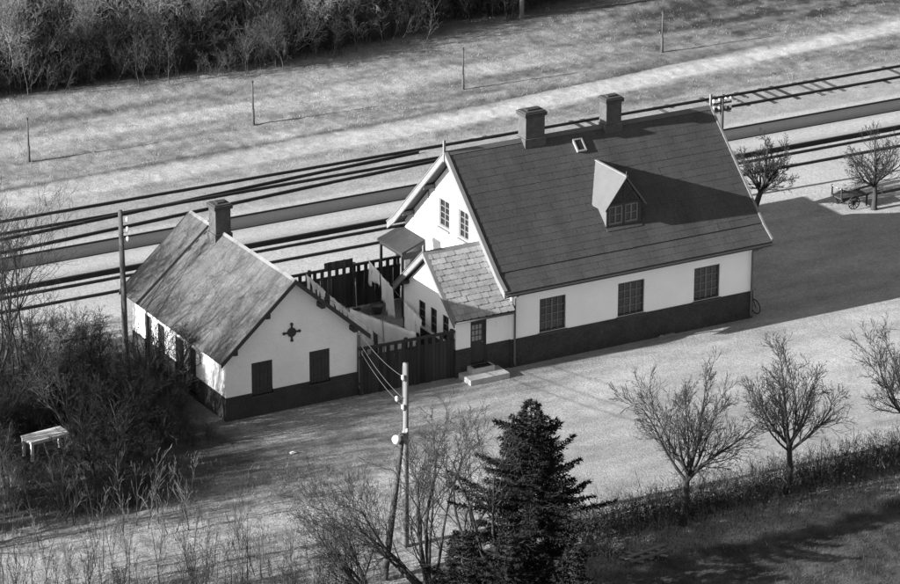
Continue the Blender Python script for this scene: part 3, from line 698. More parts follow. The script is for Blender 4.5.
# ------------------------------------------------------------------ poles, wires, posts
def insulator(parent, p):
    MB().lathe(Vector(p), [(.018, -.06), (.018, 0), (.055, .0), (.06, .05), (.045, .06), (.055, .09), (.05, .13), (.02, .15)], 10).build('insulator', 'porcelain', parent, True)
t = thing('telegraph_pole', 'dark telegraph pole with white insulators beside the felt-roofed outbuilding', 'pole', (-13.25, 7.5, 0))
MB().tube([(0, 0, -.3), (-.02, 0, 3), (-.05, .02, 6.5)], [.13, .115, .09], 10).build('pole', 'pole', t, True)
for z in (6.1, 5.7, 5.3): insulator(t, (.15, -.16, z)); MB().tube([(-.02, 0, z-.1), (.15, -.16, z-.1), (.15, -.16, z)], .012, 5).build('bracket', 'iron', t)
LPX = Vector((-11.93, -13.0, 0))
t = thing('lamp_pole', 'grey wooden pole with strut, white insulators and a globe lamp', 'pole', LPX)
MB().tube([(0, 0, -.3), (.0, 0, 3.5), (.03, 0, 6.88)], [.14, .125, .10], 10).build('pole', 'pole_pale', t, True)
sb = P(384, 580); MB().tube([tuple(sb-LPX), (-.10, -.02, 4.3)], [.13, .09], 9).build('strut', 'pole', t, True)
for dx, z in ((-.13, 6.35), (-.13, 5.25), (.02, 4.35)): insulator(t, (dx, -.08, z))
insulator(t, (-.30, .05, 5.55)); MB().tube([(-.05, 0, 5.5), (-.30, .05, 5.5), (-.30, .05, 5.56)], .012, 5).build('bracket', 'iron', t)
for z in (6.3, 5.2, 4.3): MB().tube([(-.02, -.05, z-.02), (-.14, -.08, z-.03)], .014, 5).build('bracket', 'iron', t)
lm = MB().tube([(-.02, -.05, 4.1), (-.15, -.10, 4.32), (-.28, -.14, 4.36), (-.40, -.18, 4.26)], .022, 6).build('lamp_arm', 'zinc_pale', t, True)
MB().lathe((-.45, -.20, 4.05), [(.02, -.02), (.11, .02), (.16, .12), (.16, .20), (.10, .28), (.04, .30)], 14).build('globe', 'porcelain', lm, True)
MB().tube([(-.11, -.02, 6.8), (-.12, -.02, 4.4)], .012, 4).build('conduit', 'iron', t)
cor = Vector((BX0+BW+.09, BY0-.05, 0))
for z0, z1 in ((2.55, 6.45), (2.15, 5.65), (1.85, 5.35)):
    o = MB().tube(catenary((cor.x, cor.y, z0), (LPX.x-.14, LPX.y-.07, z1), .18), .010, 4).build('overhead_wire', 'wire'); tag(o, 'thin overhead wire from the lamp pole to the outbuilding corner', 'wire', 'wires to the outbuilding')
t = thing('telegraph_pole', 'telegraph pole crowded with white insulators behind the slate roof ridge end', 'pole', (18.45, 13, 0))
MB().tube([(0, 0, -.3), (0, 0, 4.75)], [.12, .09], 9).build('pole', 'pole', t, True)
for z in (4.55, 4.2):
    MB().bar((-.5, 0, z), (.5, 0, z), .07).build('crossarm', 'pole', t)
    for x in (-.45, -.15, .2, .45): insulator(t, (x, 0, z+.08))
proto = None
for i, (px, py) in enumerate(((29, 161.5), (253.3, 124.5), (463.2, 89), (662, 52))):
    p = P(px, py); lb = ['thin dark field post opposite the outbuilding, farthest from the slate-roofed house', 'thin dark field post standing beyond the turnout', 'thin dark field post in line beyond the left house gable', 'thin dark field post beside the bend of the dirt road'][i]
    if proto is None:
        proto = thing('field_post', lb, 'post', p, 'posts along the field')
        MB().tube([(0, 0, -.2), (.01, 0, .75)], [.075, .065], 8).build('foot', 'pole', proto, True); MB().tube([(.01, 0, .7), (0, .01, 2.06)], [.045, .04], 8).build('post', 'pole', proto, True); MB().tube([(0, .01, 2.0), (0, .01, 2.10)], .055, 8).build('cap', 'iron', proto)
    else: c = copy_tree(proto); c.location = p; c['label'] = lb; c.rotation_euler.z = i*1.1; c.scale.z = 1+.03*(i % 2)
p = P(521.5, 26); t = thing('telegraph_pole', 'stout bare wooden pole at the edge of the far thicket', 'pole', p)
MB().tube([(0, 0, -.2), (0, 0, 6.5)], [.13, .09], 9).build('pole', 'pole_pale', t, True); MB().bar((-.4, 0, 6.2), (.4, 0, 6.2), .08).build('crossarm', 'pole', t)

# ------------------------------------------------------------------ bicycle, handcart, bench, planks
def ring(mb, c, r, tr, axis='y', n=24, m=6):
    V = []; Fs = []
    for i in range(n):
        a = 2*math.pi*i/n
        for j in range(m):
            b = 2*math.pi*j/m; rr = r+tr*math.cos(b); h = tr*math.sin(b)
            V.append((c[0]+rr*math.cos(a), c[1]+h, c[2]+rr*math.sin(a)) if axis == 'y' else (c[0]+h, c[1]+rr*math.cos(a), c[2]+rr*math.sin(a)))
    for i in range(n):
        for j in range(m): Fs.append((i*m+j, i*m+(j+1) % m, ((i+1) % n)*m+(j+1) % m, ((i+1) % n)*m+j))
    mb.poly(V, Fs)
bk = thing('bicycle', 'dark bicycle leaning on the shaded end wall of the station house', 'bicycle', (L+.32, .72, 0)); bk.rotation_euler = (math.radians(0), math.radians(-7), math.radians(4))
for y in (-.52, .52):
    w = MB(); ring(w, (0, y, .33), .31, .022, 'x'); w = w.build('wheel', 'rubber', bk, True); q = MB()
    for a in range(9): an_ = math.pi*a/9; q.tube([(0, y-.30*math.cos(an_), .33-.30*math.sin(an_)), (0, y+.30*math.cos(an_), .33+.30*math.sin(an_))], .004, 4)
    q.build('spokes', 'zinc', w)
q = MB(); bb = (0, .08, .30); st = (0, .22, .78); hd = (0, -.36, .82); hb = (0, -.40, .62)
for a, b in ((bb, st), (st, hd), (bb, hb), (hd, hb), (bb, (0, .52, .33)), (st, (0, .52, .33)), (hb, (0, -.52, .33))): q.tube([a, b], .017, 6)
q.build('frame', 'iron', bk); MB().tube([(-.26, -.22, .98), (-.22, -.34, 1.0), (0, -.37, .98), (.22, -.34, 1.0), (.26, -.22, .98)], .014, 6).tube([(0, -.36, .82), (0, -.37, .99)], .014, 6).build('handlebar', 'zinc', bk)
MB().poly([(-.08, .36, .90), (.08, .36, .90), (.02, .08, .91), (-.02, .08, .91), (-.07, .35, .84), (.07, .35, .84), (.02, .1, .86), (-.02, .1, .86)], [(0,1,2,3),(7,6,5,4),(0,4,5,1),(1,5,6,2),(2,6,7,3),(3,7,4,0)]).build('saddle', 'rubber', bk)
MB().tube([(0, .22, .78), (0, .23, .86)], .013, 6).build('seat_post', 'zinc', bk); MB().tube([(-.10, .08, .30), (.10, .08, .30)], .02, 6).build('crank', 'zinc', bk)
hc = P(866, 203); hc = thing('luggage_handcart', 'dark two-wheeled luggage handcart parked beside the lone platform tree', 'handcart', (hc.x-.9, hc.y, 0))
MB().box((-.75, -.40, .52), (.75, .40, .58)).build('deck', 'trim_dark', hc)
for y in (-.47, .47):
    w = MB(); ring(w, (-.1, y, .32), .30, .026, 'y'); w = w.build('wheel', 'iron', hc, True); q = MB()
    for a in range(6): an_ = math.pi*a/6; q.bar((-.1-.29*math.cos(an_), y, .32-.29*math.sin(an_)), (-.1+.29*math.cos(an_), y, .32+.29*math.sin(an_)), .03)
    q.build('spokes', 'trim_dark', w)
MB().tube([(-.1, -.5, .32), (-.1, .5, .32)], .025, 6).build('axle', 'iron', hc)
for y in (-.36, .36): MB().bar((-.7, y, .46), (1.5, y, .66), .06).build('shaft', 'trim_dark', hc); MB().bar((.66, y, 0), (.66, y, .55), .06).build('leg', 'trim_dark', hc); MB().bar((-.72, y, .58), (-.72, y, 1.05), .05).build('stake', 'trim_dark', hc)
MB().bar((-.72, -.36, 1.0), (-.72, .36, 1.0), .05).build('end_rail', 'trim_light', hc); MB().bar((1.48, -.38, .66), (1.48, .38, .66), .045).build('handle', 'trim_dark', hc)
rf = thing('rail_fence', 'low two-rail timber fence running off from the lone platform tree', 'fence', (24.3, 9.3, 0))
for i in range(5): MB().box((i*1.8-.05, -.05, -.1), (i*1.8+.05, .05, .95)).build('post', 'trim_dark', rf)
for z in (.85, .45): MB().box((-.1, -.09, z-.06), (7.4, -.052, z+.06)).build('rail', 'trim_dark' if z < .6 else 'trim_light', rf)
bt = thing('garden_table', 'flaking white slatted garden table standing among the dark thicket', 'table', (-19.6, .85, 0)); bt.rotation_euler.z = math.radians(6)
for i in range(5): MB().box((-.85, -.40+.165*i, .74), (.85, -.40+.165*i+.14, .77)).build('slat', 'white_paint', bt)
for x in (-.76, .76):
    for y in (-.32, .32): MB().box((x-.05, y-.05, -.05), (x+.05, y+.05, .738)).build('leg', 'white_paint', bt)
    MB().box((x-.04, -.27, .62), (x+.04, .27, .737)).build('cross_rail', 'white_paint', bt)
MB().box((-.70, -.34, .62), (.70, -.30, .736)).build('apron', 'white_paint', bt)
rs = random.Random(4)
pb = P(648, 556)
for i, (dx, dy, z, a, ln) in enumerate(((-.7, .0, .02, -.9, .9), (-.25, .15, .02, -1.0, 1.0), (.25, .1, .02, -.95, 1.1), (.6, .25, .02, -.8, .9), (0, -.15, .075, .15, 1.9), (.1, .28, .075, .2, 1.8))):
    o = MB().box((-ln/2, -.07, -.02), (ln/2, .07, .02)).build('plank', 'plank'); o.location = (pb.x+dx, pb.y+dy, z); o.rotation_euler = (0, .03, a)
    tag(o, 'loose old plank in the small pile at the foot of the hedge', 'plank', 'loose planks by the hedge')

p = P(667, 336); o = MB().box((-.38, -.09, 0), (.38, .09, .05)).box((-.34, -.03, .05), (-.2, .05, .10)).build('board', 'plank'); o.location = (p.x, p.y, -.01); o.rotation_euler.z = .12; tag(o, 'short pale board lying on the gravel below the station house windows', 'board')
p = P(293, 453); o = MB().poly([(-.14, -.07, .03), (.12, -.09, .05), (.15, .06, .03), (0, .02, .10), (-.12, .08, .04)], [(0, 1, 3), (1, 2, 3), (2, 4, 3), (4, 0, 3)]).build('paper_scrap', 'porcelain'); o.location = (p.x, p.y, -.02); o.modifiers.new('t', 'SOLIDIFY').thickness = .003; tag(o, 'crumpled white paper scrap on the ground below the outbuilding', 'paper')

# ------------------------------------------------------------------ vegetation
def norm(v): return v/np.linalg.norm(v)
def nrm3(x, y, z): k = 1/math.sqrt(x*x+y*y+z*z+1e-12); return (x*k, y*k, z*k)
def grow(S, R, p, d, ln, r, lv, cfg):
    c = cfg[lv]; n = max(2, int(round(ln/c['step']))); h = ln/n; rend = r*c.get('taper', .35); last = lv == len(cfg)-1; g = R.gauss; jt = c['jit']; u_ = c['up']
    rate = 0 if last else c['kids']/n/(1-c['start']+1e-6)
    for i in range(n):
        d = nrm3(d[0]+g(0, jt), d[1]+g(0, jt), d[2]+g(0, jt)+u_)
        q = (p[0]+d[0]*h, p[1]+d[1]*h, p[2]+d[2]*h); ra = r+(rend-r)*i/n; rb_ = r+(rend-r)*(i+1)/n; S.append((p, q, ra, rb_, lv)); p = q
        f = (i+1)/n
        if not last and f >= c['start']:
            k = int(rate)+(R.random() < rate-int(rate))
            if i == n-1: k = max(k, 2)
            for _ in range(k):
                ang = R.uniform(*c['ang']); w = (g(0, 1), g(0, 1), g(0, 1)); t = nrm3(d[1]*w[2]-d[2]*w[1], d[2]*w[0]-d[0]*w[2], d[0]*w[1]-d[1]*w[0]); ca, sa = math.cos(ang), math.sin(ang)
                grow(S, R, p, nrm3(d[0]*ca+t[0]*sa, d[1]*ca+t[1]*sa, d[2]*ca+t[2]*sa), ln*c['ratio']*R.uniform(.65, 1.2)*(1.15-.45*f), max(rb_*c.get('rr', .62), .004), lv+1, cfg)
def tubes(S, n=3, rmin=.006):
    P0 = np.array([s[0] for s in S]); P1 = np.array([s[1] for s in S]); r0 = np.maximum([s[2] for s in S], rmin); r1 = np.maximum([s[3] for s in S], rmin*.7)
    d = P1-P0; d /= np.linalg.norm(d, axis=1)[:, None]+1e-9; ref = np.where(np.abs(d[:, 2:3]) < .9, [[0, 0, 1.]], [[1., 0, 0]])
    a = np.cross(d, ref); a /= np.linalg.norm(a, axis=1)[:, None]; b = np.cross(d, a); V = []
    P1 = P1 + d*(r1*.6)[:, None]
    for k in range(n):
        t = 2*math.pi*k/n; u = a*math.cos(t)+b*math.sin(t); V += [P0+u*r0[:, None], P1+u*r1[:, None]]
    V = np.stack(V, 1).reshape(-1, 3); o = np.arange(len(S))*2*n; Fc = []
    for k in range(n): k2 = (k+1) % n; Fc.append(np.stack([o+2*k, o+2*k2, o+2*k2+1, o+2*k+1], -1))
    return V, np.concatenate(Fc)
def bare_tree(label, loc, seed, cfg, ln, r, lean=(0, 0, 1), group=None, twigm='twig', name='bare_tree', rmin=.007, stems=1, spread=.5, tl=1, limbs=0):
    R = random.Random(seed); S = []
    for s in range(stems):
        if stems > 1: d = nrm3(lean[0]+R.gauss(0, spread), lean[1]+R.gauss(0, spread), lean[2]); grow(S, R, (R.gauss(0, .08), R.gauss(0, .08), -.12), d, ln*R.uniform(.8, 1.15), r*R.uniform(.6, 1), 0, cfg)
        elif limbs:       # short trunk carrying a ring of ascending limbs
            p = (0., 0., -.12); d = nrm3(*lean); n = 7; a0 = R.uniform(0, 6.28); kk = 0
            for i in range(n):
                d = nrm3(d[0]+R.gauss(0, .05), d[1]+R.gauss(0, .05), d[2]); h = (ln+.12)/n; q = (p[0]+d[0]*h, p[1]+d[1]*h, p[2]+d[2]*h)
                S.append((p, q, r*(1.25 if i == 0 else 1-.05*i), r*(1-.05*(i+1)), 0)); p = q
                if i >= n-2:
                    for _ in range((limbs+1-(i-n+2))//2):
                        a = a0+2.4*kk; kk += 1; inc = R.uniform(.5, 1.05)
                        grow(S, R, p, nrm3(lean[0]*.4+math.sin(inc)*math.cos(a), lean[1]*.4+math.sin(inc)*math.sin(a), math.cos(inc)), ln*cfg[0]['ratio']*R.uniform(.8, 1.1)*(1.12-.3*inc), r*R.uniform(.36, .52), 1, cfg)
            grow(S, R, p, nrm3(d[0], d[1], d[2]), ln*cfg[0]['ratio']*1.05, r*.55, 1, cfg)
        else: grow(S, R, (0., 0., -.12), nrm3(*lean), ln, r, 0, cfg)
    t = thing(name, label, 'tree' if 'tree' in name else 'sapling' if 'sapling' in name else 'shrub', loc, group)
    V, Fc = tubes([s for s in S if s[4] <= tl], 6, rmin); link('trunk', fastmesh('trunk', V, Fc, True), 'bark', t)
    V, Fc = tubes([s for s in S if s[4] > tl], 3, rmin); link('crown', fastmesh('crown', V, Fc), twigm, t)
    return t, len(S)
ORCH = [dict(step=.3, jit=.05, up=.05, start=.62, kids=6, ang=(.35, .8), ratio=1.65, taper=.75, rr=.55),
        dict(step=.28, jit=.07, up=.035, start=.12, kids=9, ang=(.3, .75), ratio=.46, taper=.25, rr=.55),
        dict(step=.22, jit=.09, up=.04, start=.15, kids=5.5, ang=(.35, .8), ratio=.52, taper=.35, rr=.6),
        dict(step=.18, jit=.11, up=.04, start=.2, kids=3, ang=(.35, .8), ratio=.6, taper=.5, rr=.7),
        dict(step=.18, jit=.12, up=.03, start=.9, kids=0, ang=(.4, .8), ratio=.5, taper=.6)]
SEEDS = []
for i, (px, py, sd, lb) in enumerate(((683, 524, 31, 'bare forked tree in the hedge, next to the loose planks'), (788, 492, 32, 'bare tree in the hedge with low spreading limbs, middle one of three'), (898, 461, 36, 'bare tree in the hedge, farthest of three from the spruce'))):
    p = P(px, py); tr, n_ = bare_tree(lb, (p.x, p.y, 0), sd, ORCH, 1.95, .14, (.02, 0, 1), 'bare trees in the hedge', limbs=8, rmin=.009)
    tr.scale = (.95, .95, .98); SEEDS.append(n_)
p = P(874, 209); tr, n_ = bare_tree('small bare tree standing alone on the platform edge by the handcart', (p.x, p.y, 0), 41, ORCH, 1.5, .15, limbs=8, rmin=.009); tr.scale = (.9, .9, .82); SEEDS.append(n_)
WIDE = [dict(c) for c in ORCH]; WIDE[0].update(kids=6, ang=(.7, 1.15)); WIDE[1].update(up=.02)
p = P(752, 212); tr, n_ = bare_tree('low spreading bare tree close behind the shaded house gable', (p.x, p.y, 0), 43, WIDE, .9, .14, (.45, -.05, 1), limbs=9, rmin=.009); SEEDS.append(n_); tr.scale = (1.15, 1.15, 1.25)
# big multi-stem trees at the lamp pole and in the left thicket
MULTI = [dict(step=.35, jit=.08, up=.05, start=.25, kids=6, ang=(.35, .8), ratio=.55, taper=.35, rr=.55),
         dict(step=.25, jit=.13, up=.06, start=.15, kids=7, ang=(.4, .85), ratio=.5, taper=.35, rr=.6),
         dict(step=.18, jit=.16, up=.06, start=.15, kids=5, ang=(.4, .9), ratio=.55, taper=.4, rr=.7),
         dict(step=.16, jit=.18, up=.05, start=.9, kids=0, ang=(.4, .8), ratio=.5, taper=.6)]
for lb, px, py, sd, ln, st, sp, ln_ in (('many-stemmed bare tree spreading its limbs around the lamp pole', 428, 590, 51, 4.3, 8, .62, (0, 0, 1)), ('bare tree crowding the left side of the tall spruce', 490, 592, 52, 4.2, 4, .3, (0, 0, 1)), ('slanting bare shrub under the lamp pole strut', 372, 596, 53, 2.8, 5, .6, (-.3, 0, 1))):
    p = P(px, py); tr, n_ = bare_tree(lb, (p.x, p.y, 0), sd, MULTI, ln, .10, ln_, 'bare trees round the lamp pole', stems=st, spread=sp, tl=0); SEEDS.append(n_)
LT = [('bare tree rising through the thicket by the telegraph pole', 92, 420, 61, 3.0, 4, .35), ('bare tree behind the white garden table', 52, 424, 62, 3.2, 4, .4), ('crooked bare tree with pale limbs beside the white garden table', 74, 436, 63, 3.0, 3, .45),
      ('bare tree at the thicket edge before the outbuilding corner', 165, 432, 64, 3.0, 5, .4), ('bare tree overhanging the platform end of the thicket', 2, 372, 65, 4.6, 3, .35), ('bushy bare tree against the outbuilding side doors', 150, 400, 66, 2.6, 6, .5),
      ('bare tree in the middle of the thicket', 118, 452, 67, 2.8, 4, .4), ('low bare tree below the garden table', 95, 480, 68, 2.2, 5, .55)]
for lb, px, py, sd, ln, st, sp in LT:
    p = P(px, py); tr, n_ = bare_tree(lb, (p.x, p.y, 0), sd, MULTI, ln, .09, (0, 0, 1), 'bare trees of the left thicket', stems=st, spread=sp, tl=0, twigm='twig_pale' if sd in (63,) else 'twig'); SEEDS.append(n_)
SPARSE = [dict(MULTI[0], kids=5, step=.4), dict(MULTI[1], kids=4), dict(MULTI[2], kids=3), MULTI[3]]
for lb, px, py, sd, ln in (('tall sparse tree with fine twigs rising above the thicket', 22, 402, 91, 5.4), ('tall sparse tree leaning over the platform end of the thicket', -6, 392, 92, 5.8), ('tall sparse tree at the outer side of the garden table', -14, 440, 94, 5.8)):
    p = P(px, py); tr, n_ = bare_tree(lb, (p.x, p.y, 0), sd, SPARSE, ln, .07, (0, 0, 1), 'bare trees of the left thicket', stems=3, spread=.25, tl=0); SEEDS.append(n_)
for i, (x, y, ln, st) in enumerate(((-29, 3, 7.6, 4), (-30.5, 7.5, 8.0, 4), (-28.5, -1.5, 6.5, 4), (-33, 1.5, 8.5, 4), (-34, 5.5, 8.5, 4), (-33, -4, 6.5, 4), (-28, -6, 4.6, 4))):
    tr, n_ = bare_tree('bare tree of the row standing west of the white garden table', (x, y, 0), 70+i, MULTI, ln, .12, (0, 0, 1), 'bare trees west of the thicket', stems=st, spread=.35, tl=0); SEEDS.append(n_)

BUSH = [dict(step=.25, jit=.12, up=.06, start=.15, kids=7, ang=(.3, .8), ratio=.5, taper=.35, rr=.6),
        dict(step=.16, jit=.18, up=.05, start=.2, kids=4, ang=(.4, .9), ratio=.55, taper=.5, rr=.7),
        dict(step=.15, jit=.2, up=.04, start=.9, kids=0, ang=(.4, .8), ratio=.5, taper=.6)]
def bush_variants(n, seed, stems, ln, spread, r=.02, rmin=.007, base=.15):
    out = []
    for i in range(n):
        R = random.Random(seed+i); S = []
        for s in range(stems):
            d = nrm3(R.gauss(0, spread), R.gauss(0, spread), 1); grow(S, R, (R.gauss(0, base), R.gauss(0, base), -.08), d, ln*R.uniform(.6, 1.15), r, 0, BUSH)
        out.append(tubes(S, 3, rmin))
    return out
def scatter(name, label, cat, variants, spots, m, parent=None):
    Vs, Fs, o = [], [], 0
    for (x, y, z, s, a, k) in spots:
        V, Fc = variants[k % len(variants)]; c, sn = math.cos(a), math.sin(a); W_ = V*np.array([1, 1, 1.])*s
        W_ = np.stack([W_[:, 0]*c-W_[:, 1]*sn+x, W_[:, 0]*sn+W_[:, 1]*c+y, W_[:, 2]+z], -1); Vs.append(W_); Fs.append(Fc+o); o += len(V)
    ob = link(name, fastmesh(name, np.concatenate(Vs), np.concatenate(Fs)), m, parent); return tag(ob, label, cat, None, 'stuff')
R = np.random.RandomState(5)
bv = bush_variants(6, 200, 9, 1.5, .35, base=.35)
wb = bush_variants(7, 240, 11, 1.9, .24, r=.024, rmin=.007, base=.85)
# far wood: dense undergrowth, taller shrubs behind
sp = []
def wood_edge(x): return np.interp(x, [-12, -4, 2, 8, 18, 28, 33, 40], [42.3, 42.2, 41.0, 40.2, 41.4, 42.8, 43.5, 46])
for i in range(420):
    x = R.uniform(-12, 36); y = wood_edge(x)+abs(R.normal(0, 1))*4.5+R.uniform(-.2, .6)
    if y > 62 or (x > 27 and R.rand() < .5): continue
    sp.append((x, y, .35, R.uniform(.45, 1.0)+.07*min(y-wood_edge(x), 8), R.uniform(0, 6.28), R.randint(6)))
scatter('thicket', 'dense leafless undergrowth of the wood along the far field edge', 'undergrowth', wb, sp[::2], 'twig')
scatter('thicket', 'greyer leafless shrubs mixed through the wood along the far field edge', 'undergrowth', wb, sp[1::2], 'twig_grey')
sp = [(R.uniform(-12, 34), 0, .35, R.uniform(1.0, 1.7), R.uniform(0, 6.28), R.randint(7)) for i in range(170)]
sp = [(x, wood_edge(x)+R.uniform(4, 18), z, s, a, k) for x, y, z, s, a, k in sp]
scatter('thicket', 'upper twigs coloured pale as if sunlit, in the wood along the far field edge', 'undergrowth', wb, sp, 'twig_pale')
wv = []
for i in range(5):
    R_ = random.Random(500+i); S = []
    for k in range(3): grow(S, R_, (R_.gauss(0, .3), R_.gauss(0, .3), -.08), nrm3(R_.gauss(0, .18), R_.gauss(0, .18), 1), R_.uniform(2.6, 4.2), .035, 0, MULTI)
    wv.append(tubes(S, 3, .008))
sp = [(x, float(wood_edge(x))+R.uniform(.6, 16), .3, R.uniform(.8, 1.2), R.uniform(0, 6.28), R.randint(5)) for x in R.uniform(-12, 31, 85)]
scatter('thicket', 'slender pale stems standing in the wood along the far field edge', 'undergrowth', wv, sp, 'twig_pale')
# left thicket undergrowth
sp = []
for i in range(230):
    px = R.uniform(-25, 215); py = R.uniform(325, 520); q = P(px, py)
    if q.x > -13.0 - .3 and q.y > .2: continue
    if py > 500-.10*px and R.rand() < .6: continue
    if px > 150 and py > 455: continue
    if 5 < px < 85 and 438 < py < 505: continue
    if px > 85 and py > 428 and R.rand() < .8: continue
    if R.rand() < .2: continue
    sp.append((q.x, q.y, 0, R.uniform(.45, 1.1)*(.62 if py < 385 else .9), R.uniform(0, 6.28), R.randint(6)))
scatter('thicket', 'tangle of dark leafless bushes filling the ground left of the outbuilding', 'undergrowth', bv, sp, 'twig')

sp = []
for i in range(260):
    px = R.uniform(-25, 200); py = R.uniform(345, 515); q = P(px, py)
    if q.x > -13.3 and q.y > .2: continue
    if 12 < px < 72 and 438 < py < 478: continue
    if py > 512-.34*px and px > 60 and R.rand() < .75: continue
    sp.append((q.x, q.y, 0, R.uniform(.28, .6), R.uniform(0, 6.28), R.randint(6)))
scatter('thicket', 'low dark brambles under the bare trees left of the outbuilding', 'undergrowth', bv, sp, 'twig')
sp = [(x, 42.6+.12*(x-27)+abs(R.normal(0, 1.6)), .35, R.uniform(.4, .8), R.uniform(0, 6.28), R.randint(7)) for x in R.uniform(26, 37, 34)]
scatter('thicket', 'thin low scrub trailing off from the wood beyond the stout pole', 'undergrowth', wb, sp, 'twig')

# spruces
def spruce(label, loc, Hh, Wd, seed, dens=1.0):
    R = np.random.RandomState(seed); t = thing('spruce_tree', label, 'tree', loc, 'spruces by the lamp pole')
    MB().tube([(0, 0, -.2), (0, 0, Hh*.5), (0, 0, Hh)], [.16*Hh/7, .09*Hh/7, .015], 8).build('trunk', 'bark', t, True)
    S = []; T = []; z = .15
    while z < Hh-.05:
        f = z/Hh; reach = min(Wd*(1-f)**.85, .62*Wd)*(1+.20*math.sin(z*4.6+seed))*R.uniform(.82, 1.12); nb = int(R.uniform(6, 9)) if f < .9 else 4
        a0 = R.uniform(0, 6.28)
        for b in range(nb):
            a = a0+2*math.pi*b/nb+R.normal(0, .15); ln = reach*R.uniform(.5, 1.22)*(1+.16*math.sin(2*a+z*1.3+seed))+.06; dirh = np.array([math.cos(a), math.sin(a), 0]); side = np.array([-dirh[1], dirh[0], 0])
            pitch = .55*f-.30; n = max(3, int(ln/.11)); p = np.array([0, 0, z]); 
            for i in range(n):
                u = i/n; d = norm(dirh+np.array([0, 0, pitch+.45*u*u])); q = p+d*ln/n; S.append((p, q, .018*(1-u)+.005, .018*(1-u)+.004, 0))
                if u > .12:
                    for sg in (-1, 1, 0):
                        tl = (.14+.34*(1-u)*min(ln, 1.4)/1.4)*R.uniform(.7, 1.2) if sg else .14
                        T.append((q[0], q[1], q[2], d[0]*.8+side[0]*sg*.95, d[1]*.8+side[1]*sg*.95, d[2]*.8-.18+R.normal(0, .12), tl))
                p = q
        z += (.17+.10*(1-f))/dens
    V, Fc = tubes(S, 3, .005); tag(link('branches', fastmesh('branches', V, Fc), 'bark', t), kind='stuff')
    T = np.array(T); q = T[:, :3]; td = T[:, 3:6]/np.linalg.norm(T[:, 3:6], axis=1)[:, None]; tl = T[:, 6]; VV = []
    for w in range(4):
        for _ in range(3):
            ok = np.arange(len(T))[(tl > .07*w)]; c = q[ok]+td[ok]*(tl[ok]*(w+.5)/4)[:, None]; nd = td[ok]*.8+R.normal(0, .55, (len(ok), 3)); nd /= np.linalg.norm(nd, axis=1)[:, None]
            wv = np.cross(nd, R.normal(0, 1, nd.shape)); wv /= np.linalg.norm(wv, axis=1)[:, None]; nl = R.uniform(.09, .17, len(ok))[:, None]; VV.append(np.stack([c-wv*.026, c+wv*.026, c+nd*nl], 1).reshape(-1, 3))
    V = np.concatenate(VV); link('crown', fastmesh('crown', V, np.arange(len(V)).reshape(-1, 3)), 'needle', t); return len(V)//3
NT = [spruce('tall dark spruce towering over the bare trees by the lamp pole', (-9.75, -17.85, 0), 6.75, 3.5, 1, 1.2), ]
p = P(462, 612); NT.append(spruce('small dark spruce at the foot of the many-stemmed bare tree', (p.x, p.y, 0), 3.0, 1.5, 2))
p = P(560, 630); NT.append(spruce('broad young spruce beside the tall spruce, next to the planks', (p.x+.6, p.y+.3, 0), 2.7, 1.7, 3))
p = P(505, 625); NT.append(spruce('young spruce between the small one and the tall spruce', (p.x, p.y, 0), 3.4, 1.6, 4))

for i, (px, py, hh) in enumerate(((520, 705, 4.2), (600, 712, 4.4), (450, 730, 4.6), (560, 760, 6.0), (655, 735, 4.6), (715, 700, 3.9), (775, 705, 4.1), (840, 700, 3.9), (690, 770, 5.5))):  # unseen spruces added below the view to shade the bottom right
    p = P(px, py); NT.append(spruce('dense dark spruce added out of view to shade the field below the hedge', (p.x, p.y, 0), hh, 1.9, 10+i, .8))

# hedge
def stems(n, fx, hmin, hmax, R, r=.006, lean=.18, kids=3):
    S = []
    for i in range(n):
        x, y, z = fx(); h = R.uniform(hmin, hmax); d = norm(np.array([R.normal(0, lean), R.normal(0, lean), 1])); p = np.array([x, y, z-.05]); m = 4
        for k in range(m):
            d = norm(d+R.normal(0, .12, 3)*[1, 1, .3]); q = p+d*h/m; S.append((p, q, r*(1-.2*k), r*(.8-.2*k)+.001, 0))
            if k:
                for _ in range(R.randint(0, kids)):
                    e = norm(d+R.normal(0, .6, 3)); S.append((q, q+e*h*R.uniform(.15, .35), r*.7, r*.5, 0))
            p = q
    return S
R = np.random.RandomState(12)
hd = thing('hedge', 'long unkempt leafless hedge below the three bare trees', 'hedge', (0, -15.4, 0))
def hx():
    x = R.uniform(-6.6, 22); return x, R.normal(0, .62)-.02*x*0, 0
V, Fc = tubes(stems(3300, hx, .4, 1.1, R, .008, .2, 4), 3, .007); link('stems', fastmesh('stems', V, Fc), 'twig', hd)
V, Fc = tubes(stems(420, hx, .8, 1.35, R, .006, .16, 4), 3, .006); link('upper_twigs', fastmesh('upper_twigs', V, Fc), 'twig_pale', hd)  # tops coloured paler than the stems, standing in for sunlit twigs
LV = []
for i in range(4200):
    x, y, z = hx(); c = np.array([x, y, abs(R.normal(0, .38))]); u = norm(R.normal(0, 1, 3))*.05; v = norm(np.cross(u, R.normal(0, 1, 3)))*.04; LV += [c-u, c+v, c+u, c-v]
link('dead_leaves', fastmesh('dead_leaves', np.array(LV), np.arange(len(LV)).reshape(-1, 4)), 'leaf', hd)

